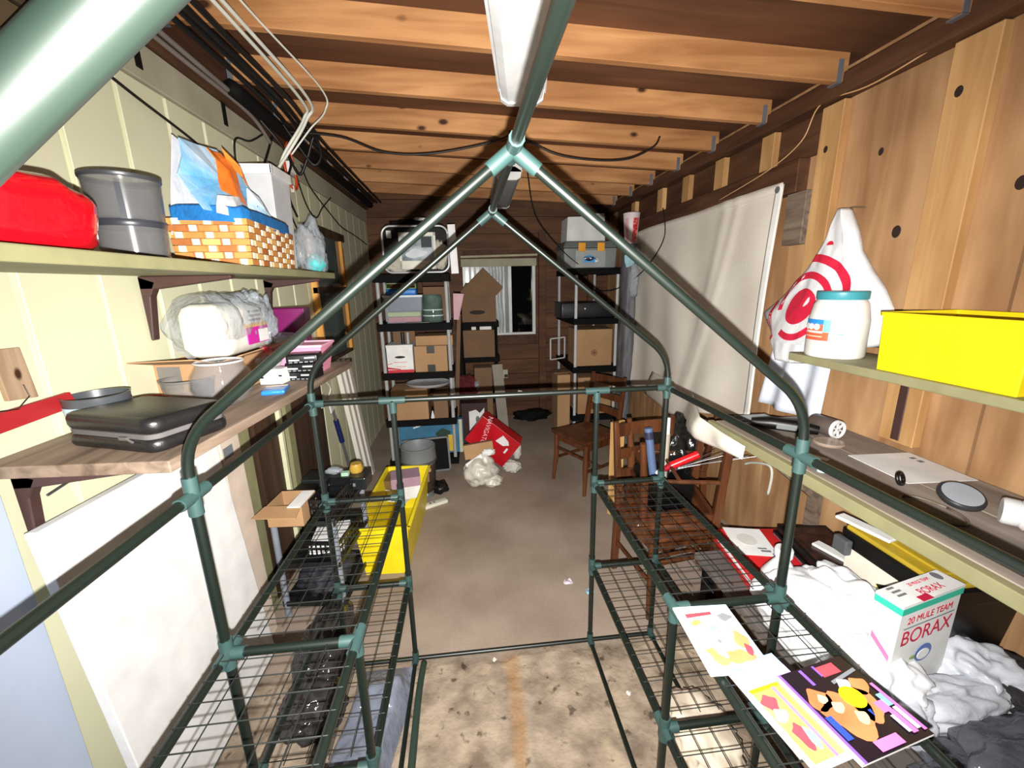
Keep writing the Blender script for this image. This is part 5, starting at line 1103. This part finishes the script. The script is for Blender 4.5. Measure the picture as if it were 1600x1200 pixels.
# -- floor, back
carton('tall brown carton standing on the floor below the window, left one', (.13, 4.45, 0), .19, .16, .82, rz=4, m_=CARDD)
t = thing('grey_board', 'narrow grey board leaning in front of the tall cartons', 'board', (.345, 4.30, 0), rot=(R(-4), R(-4), 0))
b = MB(); b.box(-.055,.055,-.01,.01,0,.86); b.build('board', mat('board_taupe', (142,134,122), .7), t)
t = thing('printed_box', 'dark maroon box with a white printed label on the floor below the window', 'box', (.03, 4.25, 0), rz=-3)
b = MB(); b.box(-.14,.13,-.13,.13,0,.50); b.build('carton', mat('box_maroon', (52,20,24), .6), t, bevel=.003)
decal('white_label', [[(0,0),(1,0),(1,1),(.7,.85),(.45,.95),(0,.9)]], WHTP, t, (-.06,-.1305,.09), (.16,0,0), (0,0,.36), (0,-1,0))
decal('label_print', [ell(.55,.66,.13,.1), rect(.15,.45,.05,.12), rect(.15,.45,.2,.27), rect(.55,.8,.06,.14), rect(.55,.8,.2,.27)], INKG, t, (-.06,-.1315,.09), (.16,0,0), (0,0,.36), (0,-1,0))
t = thing('maroon_cloth', 'dark red cloth heaped behind the left shelving by the maroon box', 'cloth', (-.02, 4.42, .50))
b = MB(); b.blob((0,0,.10),(.13,.08,.14),7,.35,2.2,4,flat=-.06); b.build('cloth', mat('cloth_maroon', (92,20,28), .9), t, smooth=True)
b = MB(); b.blob((.08,-.06,.13),(.03,.02,.05),4,.35,2.2,3); b.build('film', BAGC, t, smooth=True)
t = thing('wall_outlet', 'ivory outlet plate with a black plug on the back wall below the window', 'outlet', (.44, 5.19, .57))
b = MB(); b.box(-.035,.035,-.012,.006,-.055,.055); b.build('plate', mat('plate_ivory', (196,190,172), .5), t, bevel=.003)
b = MB(); b.box(-.012,.03,-.045,-.012,-.04,-.005); b.build('plug', BLK, t, bevel=.004)
t = thing('wall_tag', 'small white tag hanging on the back wall above the floor', 'tag', (.62, 5.185, .30), rot=(0, R(15), 0))
b = MB(); b.box(-.025,.03,-.004,.012,-.04,.04); b.build('tag_card', WHTP, t)
t = thing('floor_clutter', 'dark cloth heap on the floor along the back wall', 'cloth', (.75, 5.0, 0))
b = MB(); b.blob((0,0,.06),(.22,.10,.08),15,.35,2.4,4,flat=-.055); b.build('cloth', BLKM, t, smooth=True)
# red gift box, bag, papers on the floor
t = thing('gift_box', 'shiny red printed carton tipped over on the floor with torn white labels', 'box', (.16, 3.60, .0), rot=(R(0), R(0), R(0)))
GB = mat('gift_red', (196,18,34), .3, c2=(160,12,26), sc=6)
Mx = Matrix.Translation((.02,0,.30)) @ Euler((R(0),R(38),R(-12))).to_matrix().to_4x4()
b = MB(); b.box(-.21,.22,-.07,.10,-.145,.145,Mx); b.build('carton', GB, t, bevel=.003)
tx = text('lettering', 'NAVIGATOR', .060, Mx @ Vector((-.10,-.0715,.04)), (Mx.to_3x3() @ Euler((R(90),R(72),0)).to_matrix()).to_euler(), mat('ink_pale_rose', (238,190,196), .5), t, sx=.9)
decal('torn_label', [[(.0,.3),(.45,1),(.9,.55),(1,.2),(.6,0)]], WHTP, t, Mx @ Vector((.03,-.0712,.0)), Mx.to_3x3() @ Vector((.12,0,.05)), Mx.to_3x3() @ Vector((-.04,0,.09)), Mx.to_3x3() @ Vector((0,-1,0)), .002)
decal('torn_label', [rect(0,1,0,1)], WHTP, t, Mx @ Vector((.14,-.0712,-.02)), Mx.to_3x3() @ Vector((.018,0,.0)), Mx.to_3x3() @ Vector((0,0,.055)), Mx.to_3x3() @ Vector((0,-1,0)), .002)
bagthing('crumpled pale plastic bag on the floor before the red carton', (.05, 3.30, 0), [((0,0,.13),(.145,.12,.14),2,.28,1.9), ((.10,-.03,.05),(.08,.07,.05),9,.35,2.4)], mat('bag_pearl', (212,208,198), .35, c2=(190,184,172), sc=5, bump=.3))
t = thing('bag_carton', 'small brown carton with white wrapping standing in the pale floor bag', 'box', (.05, 3.33, .25), rot=(R(-14), R(-6), R(4)))
b = MB(); b.box(-.13,.12,-.04,.05,0,.12); b.build('carton', CARD, t)
b = MB(); b.box(-.14,.02,-.075,-.045,-.01,.03, Matrix.Rotation(R(-24),4,'Y')); b.build('white_stick', WHT, t, bevel=.006)
b = MB(); b.blob((.07,-.05,.03),(.06,.03,.03),3,.4,2.4,3); b.build('wrapping', WHTP, t, smooth=True)
t = thing('paper_wad', 'crumpled white paper at the right end of the red carton on the floor', 'paper', (.40, 3.62, 0))
b = MB(); b.blob((.0,0,.16),(.04,.03,.09),5,.4,2.2,3); b.blob((-.06,-.1,.05),(.08,.06,.055),8,.4,2.2,4,flat=-.05); b.build('paper', mat('paper_dull', (206,204,194), .8), t, smooth=True)
# grey bucket
t = thing('bucket', 'grey plastic bucket with a dark printed band on the floor by the left shelving', 'bucket', (-.455, 3.22, 0))
b = MB(); b.lathe([(.118,0),(.122,.008),(.136,.30),(.140,.305),(.142,.33),(.137,.42),(.140,.425),(.136,.43),(.130,.42),(.130,.32),(.115,.012)], 40, cap1=True); b.build('bucket_body', mat('bucket_grey', (120,124,126), .5), t, smooth='auto')
b = MB(); b.lathe([(.1245,.05),(.1365,.285)], 40, cap0=False, cap1=False); b.build('label_band', mat('band_dark', (34,28,26), .4, c2=(70,54,44), sc=12), t, smooth=True)
def wrapb(a0, a1, z0, z1, m_, nm):
    b = MB(); b.grid(lambda u, v: ((.1235+.014*(z0+(z1-z0)*v)/.3*1.02+.001)*math.cos(R(a0+(a1-a0)*u)), (.1235+.014*(z0+(z1-z0)*v)/.3*1.02+.001)*math.sin(R(a0+(a1-a0)*u)), z0+(z1-z0)*v), 10, 2); b.build(nm, m_, t, solid=.001)
wrapb(232,268,.255,.295,mat('label_buff', (206,196,180), .6),'label'); wrapb(275,310,.15,.225,mat('label_taupe', (150,120,100), .6),'label'); wrapb(295,318,.235,.262,mat('label_rose', (214,170,160), .6),'label'); wrapb(280,300,.03,.05,WHTP,'label')
b = MB(); b.lathe([(.141,.30),(.146,.303),(.146,.318),(.141,.32)], 40, cap0=False, cap1=False); b.build('collar', mat('bucket_dark', (70,74,76), .5), t, smooth=True)
t = thing('plastic_strip', 'white plastic strip lying on the floor beside the yellow tote', 'strip', (-.36, 2.99, 0), rz=28)
b = MB(); pad(b, .14, .033, 0, .028, .012, .008); b.build('strip_body', mat('strip_white', (222,220,204), .5), t, smooth='auto')
decal('print_mark', [ell(.3,.5,.04,.2), ell(.5,.5,.04,.2), ell(.62,.5,.03,.2)], INKG, t, (-.13,-.03,.0282), (.26,0,0), (0,.06,0))
t = thing('black_bag', 'small black bag crumpled on the floor behind the white strip', 'bag', (-.33, 3.09+.12, 0))
b = MB(); b.blob((.03,0,.05),(.07,.06,.055),6,.35,2.4,3,flat=-.05); b.build('bag_body', BLK, t, smooth=True)
# ------------------------------------------------------------------ left: yellow tote, grey cart with black baskets
t = thing('yellow_tote', 'long yellow plastic tote on the floor behind the left wire shelves', 'tote', (-.535, 2.62, 0), rz=-3)
b = MB(); open_box(b, -.155, .155, -.42, .41, 0, .33, .005, .03); b.build('tote_body', mat('tote_yellow', (248,224,30), .4), t, bevel=.008)
b = MB()
for (x0,x1,y0,y1) in ((-.17,-.15,-.435,.425),(.15,.17,-.435,.425),(-.17,.17,-.435,-.415),(-.17,.17,.405,.425)): b.box(x0,x1,y0,y1,.318,.336)
b.build('rim', mat('tote_yellow', (248,224,30), .4), t, bevel=.004)
for k, (x, y, z, rz, c, lb) in enumerate(((.02,.26,.18,10,(176,142,160),'mauve paperback with a white edge lying in the yellow tote'), (-.05,.30,.14,-20,(120,96,60),'brown paperback lying deepest in the yellow tote'))):
    t2 = thing('paperback', lb, 'book', (-.535+x, 2.62+y, z), rz=rz, group='paperbacks in the yellow tote')
    b = MB(); b.box(-.10,.10,-.08,.08,0,.16); b.build('pages', WHTP, t2)
    b = MB(); b.box(-.102,.104,-.082,.082,.095,.166); b.build('cover', mat('cover_%d' % k, c, .5), t2)
t = thing('utility_cart', 'grey post utility cart with black tiers standing behind the left wire shelves', 'cart', (-.845, 2.14, 0), rz=-6)
for z in (.07, .30, .535):
    b = MB(); open_box(b, -.165, .165, -.21, .22, z, z+.03, .008); b.build('tier', mat('cart_black', (22,22,24), .45), t, bevel=.003)
for x in (-.15, .15):
    for y in (-.195, .20): MB().tube([(x,y,0),(x,y,.56)], .016, 10).build('post', mat('cart_post', (150,158,170), .35, metal=.3), t, smooth='auto')
t = carton('open cardboard tray on the near corner of the utility cart', (-.915, 1.97, .5665), .17, .16, .11, rz=-4, openf=True)
b = MB(); b.prism([(-.085,-.08,.11),(.085,-.08,.11),(.10,-.17,.095),(-.10,-.17,.10)], (0,0,.004)); b.build('flap', CARD, t)
b = MB(); b.box(.03,.09,-.10,.06,.112,.118); b.build('white_leaf', WHTP, t)
def basket(label, loc, rz, sx, sy, sz, grp):
    t = thing('slotted_basket', label, 'basket', loc, rz=rz, group=grp); mb_ = mat('basket_black', (20,20,22), .4)
    b = MB(); b.box(-sx,sx,-sy,sy,0,.006); b.box(-sx-.004,sx+.004,-sy-.004,-sy+.004,sz-.02,sz); b.box(-sx-.004,sx+.004,sy-.004,sy+.004,sz-.02,sz); b.box(-sx-.004,-sx+.004,-sy,sy,sz-.02,sz); b.box(sx-.004,sx+.004,-sy,sy,sz-.02,sz)
    for zz in (0, sz*.45):
        b.box(-sx,sx,-sy-.002,-sy+.002,zz,zz+.014); b.box(-sx,sx,sy-.002,sy+.002,zz,zz+.014); b.box(-sx-.002,-sx+.002,-sy,sy,zz,zz+.014); b.box(sx-.002,sx+.002,-sy,sy,zz,zz+.014)
    n = 9
    for i in range(n+1):
        x = -sx+2*sx*i/n; y = -sy+2*sy*i/n
        for s in (-1, 1): b.box(x-.004,x+.004,s*sy-.002,s*sy+.002,0,sz); b.box(s*sx-.002,s*sx+.002,y-.004,y+.004,0,sz)
    b.build('basket_body', mb_, t); return t
basket('upper black slotted basket on the utility cart next to the yellow tote', (-.755, 2.07, .5665), -6, .06, .12, .10, 'black slotted baskets on the cart')
basket('lower black slotted basket on the middle tier of the utility cart', (-.80, 2.12, .3315), -8, .11, .15, .09, 'black slotted baskets on the cart')
t = thing('white_envelope', 'white papers lying in the lower slotted basket', 'paper', (-.80, 2.10, .339), rz=6)
b = MB(); b.box(-.085,.085,-.11,.11,0,.05); b.build('papers', WHTP, t)
t = thing('electronics_box', 'black electronics box with white ports on the utility cart before the baskets', 'device', (-.92, 2.12, .5665), rz=-6)
b = MB(); b.box(-.055,.045,-.05,.09,0,.07); b.build('device_body', BLK, t, bevel=.004)
b = MB(); [b.box(-.03+.02*i,-.02+.02*i,-.052,-.049,.02,.05) for i in range(3)]; b.build('ports', WHT, t)
t = thing('jumbled_cloth', 'dark cloth and plastic jumbled on the lowest tier of the utility cart', 'cloth', (-.84, 2.10, .102))
b = MB(); b.blob((0,0,.07),(.13,.17,.085),11,.35,2.2,4,flat=-.065); b.build('cloth', mat('cloth_navy', (40,42,50), .7), t, smooth=True)
t = thing('black_tray', 'black tray with pale printing lying across the far end of the utility cart', 'tray', (-.775, 2.28, .5665), rz=-4)
b = MB(); b.box(-.20,.16,-.05,.08,0,.075); b.build('tray_body', mat('tray_black', (30,34,36), .35), t, bevel=.008)
decal('print_mark', [rect(.08,.16,.3,.6), rect(.3,.38,.3,.6), rect(.42,.5,.35,.6), rect(.6,.72,.3,.55), rect(.74,.84,.35,.6)], INKG, t, (-.20,-.0505,0), (.36,0,0), (0,0,.075), (0,-1,0))
t = thing('bric_a_brac', 'pale plastic oddments lying on the far black tray', 'oddments', (-.75, 2.30, .642))
b = MB(); b.blob((-.06,0,.02),(.05,.03,.02),3,.3,2.4,3); b.build('film', BAGC, t, smooth=True)
b = MB(); b.lathe([(.035,0),(.04,.02),(.03,.05)], 18, Matrix.Translation((.06,.02,0))); b.build('amber_cup', mat('cup_amber', (186,150,60), .3), t, smooth='auto')
b = MB(); b.box(-.01,.03,-.04,-.01,0,.02); b.build('mint_chip', mat('chip_mint', (170,206,180), .5), t)
# plastic film folded on the floor inside the left half of the frame
t = thing('cover_sheet', 'folded translucent plastic cover lying on the floor inside the left half of the frame', 'sheet', (-.42, 1.15, 0))
def foldf(u, v):
    x = -.15+.24*u; y = -.55+.97*v; e = min(1, 6*min(u, 1-u))*min(1, 8*min(v, 1-v))
    n = noise.noise(Vector((x*9, y*6, 2)))*.06 + abs(noise.noise(Vector((x*16, y*13, 5))))*.06
    return (x+.02*math.sin(v*9), y, .004 + e*(.07+.5*abs(n)))
b = MB(); b.grid(foldf, 40, 80); b.build('film', mat('cover_film', (140,150,170), .12, alpha=.72, c2=(96,104,120), sc=5, amt=.5, bump=.5, bsc=24), t, smooth=True)
b = MB(); b.tube(arc_pts([(.14,-.5,.02),(.15,-.1,.03),(.145,.25,.03),(.15,.42,.02)], 6), .014, 8); b.build('green_hem', mat('hem_green', (40,58,48), .5), t, smooth=True)
bagthing('dark crumpled plastic sack on the floor under the left wire shelves beside the white board', (-.70, 1.62, 0), [((0,0,.11),(.11,.22,.12),18,.32,2.2), ((.02,-.24,.07),(.12,.13,.075),19,.32,2.4)], mat('sack_dark', (62,58,58), .18, c2=(36,34,34), sc=6, bump=.5, alpha=1), 'plastic_sack')
# ------------------------------------------------------------------ chairs
def make_chair(label, loc, rot):
    t = thing('wooden_chair', label, 'chair', loc, rot=rot, group='dark stained wooden chairs')
    for x in (-.18, .18):
        b = MB(); b.tube([(x*1.08,-.19,0),(x*1.05,-.18,.12),(x,-.17,.22),(x,-.165,.44)], [.015,.017,.022,.02], 10); b.build('leg', W_CHAIR, t, smooth='auto')
        b = MB(); b.hexa([(x-.018,.20,0),(x+.018,.20,0),(x+.018,.235,0),(x-.018,.235,0),(x-.02,.165,.44),(x+.02,.165,.44),(x+.02,.205,.44),(x-.02,.205,.44)]); b.hexa([(x-.02,.165,.44),(x+.02,.165,.44),(x+.02,.205,.44),(x-.02,.205,.44),(x-.015,.245,.92),(x+.015,.245,.92),(x+.015,.270,.92),(x-.015,.270,.92)]); b.build('back_post', W_CHAIR, t, bevel=.006)
    b = MB(); b.hexa([(-.21,-.20,.43),(.21,-.20,.43),(.19,.20,.43),(-.19,.20,.43),(-.215,-.21,.462),(.215,-.21,.462),(.195,.21,.462),(-.195,.21,.462)]); b.build('seat', W_CHAIR, t, bevel=.01)
    for z, h in ((.58,.06),(.70,.06),(.83,.075)):
        dy = .185+.065*(z-.44)/.48
        b = MB(); b.grid(lambda u, v: (-.17+.34*u, dy+.02*math.sin(math.pi*u)+.01, z+h*v*(1 if 0 < u < 1 else .9)), 12, 2); b.build('slat', W_CHAIR, t, solid=.014)
    for p, q, r in (((-.19,-.178,.20),(-.185,.205,.20),.011),((.19,-.178,.20),(.185,.205,.20),.011),((-.185,.0,.20),(.185,.0,.20),.01),((-.175,-.17,.30),(.175,-.17,.30),.012)):
        b = MB(); b.tube([p,q], r, 8); b.build('stretcher', W_CHAIR, t, smooth='auto')
    for x0,x1,y0,y1 in ((-.18,.18,-.175,-.155),(-.18,.18,.165,.185),(-.19,-.17,-.17,.17),(.17,.19,-.17,.17)):
        b = MB(); b.box(x0,x1,y0,y1,.375,.43); b.build('apron', W_CHAIR, t)
    return t
c0 = make_chair('dark stained wooden chair standing behind the right wire shelves under another chair', (1.02, 1.92, 0), (0, 0, R(8)))
copy_tree(c0, (1.04, 1.95, .926), label='upside down wooden chair stacked seat to seat on the lower one', rot=(R(180), 0, R(78)))
copy_tree(c0, (.95, 3.24, 0), label='dark stained wooden chair standing alone farther back by the right shelving', rot=(0, 0, R(-62)))
copy_tree(c0, (1.36, 2.62, 0), label='dark stained ladder-back chair standing against the right wall below the curtain', rot=(0, 0, R(-96)))
t = thing('crate', 'black crate resting on the underside of the upturned chair', 'crate', (1.03, 1.98, .504), rz=6)
b = MB(); open_box(b, -.12, .11, -.11, .13, 0, .17, .006, .008); b.build('crate_body', BLK, t, bevel=.004)
def rod(nm, pts, r, m_, par): return MB().tube(pts, r, 10).build(nm, m_, par, smooth='auto')
t = thing('caulk_tube', 'red and white tube lying across the black crate', 'tube', (1.06, 1.94, .70), rot=(0, 0, 0))
rod('tube_body', [(-.02,0,.03),(.11,-.03,.10)], .021, mat('tube_red', (214,26,34), .25), t); rod('tube_cone', [(-.02,0,.03),(-.055,.008,.005)], [.02,.012], mat('tube_maroon', (150,22,34), .3), t); rod('tube_cap', [(-.055,.008,.005),(-.085,.015,-.025)], [.019,.021], WHT, t)
t = thing('spray_tube', 'slate blue tube with a white ring end standing in the black crate', 'tube', (.975, 1.95, .51), rot=(R(-8), R(-6), 0))
rod('tube_body', [(0,0,.02),(0,0,.42)], .022, mat('tube_slate', (84,104,140), .4), t); rod('end_ring', [(0,0,.0),(0,0,.03)], .025, WHT, t); rod('band', [(0,0,.36),(0,0,.40)], .024, mat('tube_navy', (40,44,70), .4), t)
t = thing('spray_tube', 'beige tube with white caps standing in the black crate', 'tube', (1.035, 2.02, .51), rot=(R(-6), R(4), 0))
rod('tube_body', [(0,0,.01),(0,0,.36)], .024, mat('tube_beige', (186,176,160), .5), t); rod('cap', [(0,0,.36),(0,0,.45)], [.02,.017], WHT, t)
t = thing('steel_skewers', 'thin steel skewers sticking out of the black crate to the right', 'skewers', (1.08, 1.98, .60))
for k in range(6): rod('skewer', [(-.03+.008*k,.0+.01*k,.07),(.26+.03*k,.05-.05*k,.16+.025*k-.05*(k%2))], .0022, STEEL, t)
t = thing('dark_bag', 'dark glossy plastic bag sagging over the chair by the curtain', 'bag', (1.22, 2.25, 0))
b = MB(); b.blob((0,0,.66),(.14,.15,.22),31,.3,2.2,4); b.build('bag_body', mat('bag_dark', (26,24,24), .15, bump=.4), t, smooth=True)
b = MB(); b.blob((.0,.02,.18),(.12,.12,.19),33,.25,2.0,4,flat=-.18); b.build('bag_lower', mat('bag_dark', (26,24,24), .15, bump=.4), t, smooth=True)
t = thing('plywood_offcut', 'pale plywood offcut standing on the floor behind the chairs', 'board', (.99, 2.70, 0), rot=(0, 0, R(20)))
b = MB(); b.box(-.012,.10,-.01,.012,0,.72); b.build('board', wood('offcut_ply', (220,178,116), (190,146,88), 2), t)
# white cable on the right wall under the bench, floor scraps
tag(MB().tube(arc_pts([(1.755,2.10,.42),(1.755,2.09,.55),(1.752,2.12,.60),(1.75,2.25,.56),(1.748,2.32,.52)], 6), .008, 7).build('wall_cable', CABW, smooth=True), 'white cable bent along the right wall below the workbench end', 'cable')
for k, (x, y, s, c, lb) in enumerate(((.507,2.02,.022,(226,214,226),'pale lilac paper scrap on the floor by the right far post'), (.61,1.93,.02,(150,206,236),'light blue scrap on the floor between the right posts'), (.05,1.56,.008,(236,230,220),'tiny white chip on the rough concrete near the sill'), (.60,1.33,.008,(238,236,230),'tiny white chip on the rough floor by the right base rail'))):
    t = thing('floor_scrap', lb, 'scrap', (x, y, .0005), rz=20*k)
    b = MB(); b.grid(lambda u, v: (s*2*(u-.5)*(1+.3*math.sin(v*5)), s*2*(v-.5), .004+s*.35*math.sin(u*4)*math.sin(v*5)), 5, 5); b.build('scrap', mat('scrap_%d' % k, c, .6), t, solid=.001)
t = thing('torn_bag', 'torn cream paper sack on the floor under the right wire shelves', 'bag', (.80, 1.12, 0))
b = MB(); b.blob((0,0,.05),(.12,.16,.06),41,.35,2.2,4,flat=-.05); b.build('sack', mat('sack_cream', (224,214,194), .7, c2=(180,160,140), sc=10), t, smooth=True)
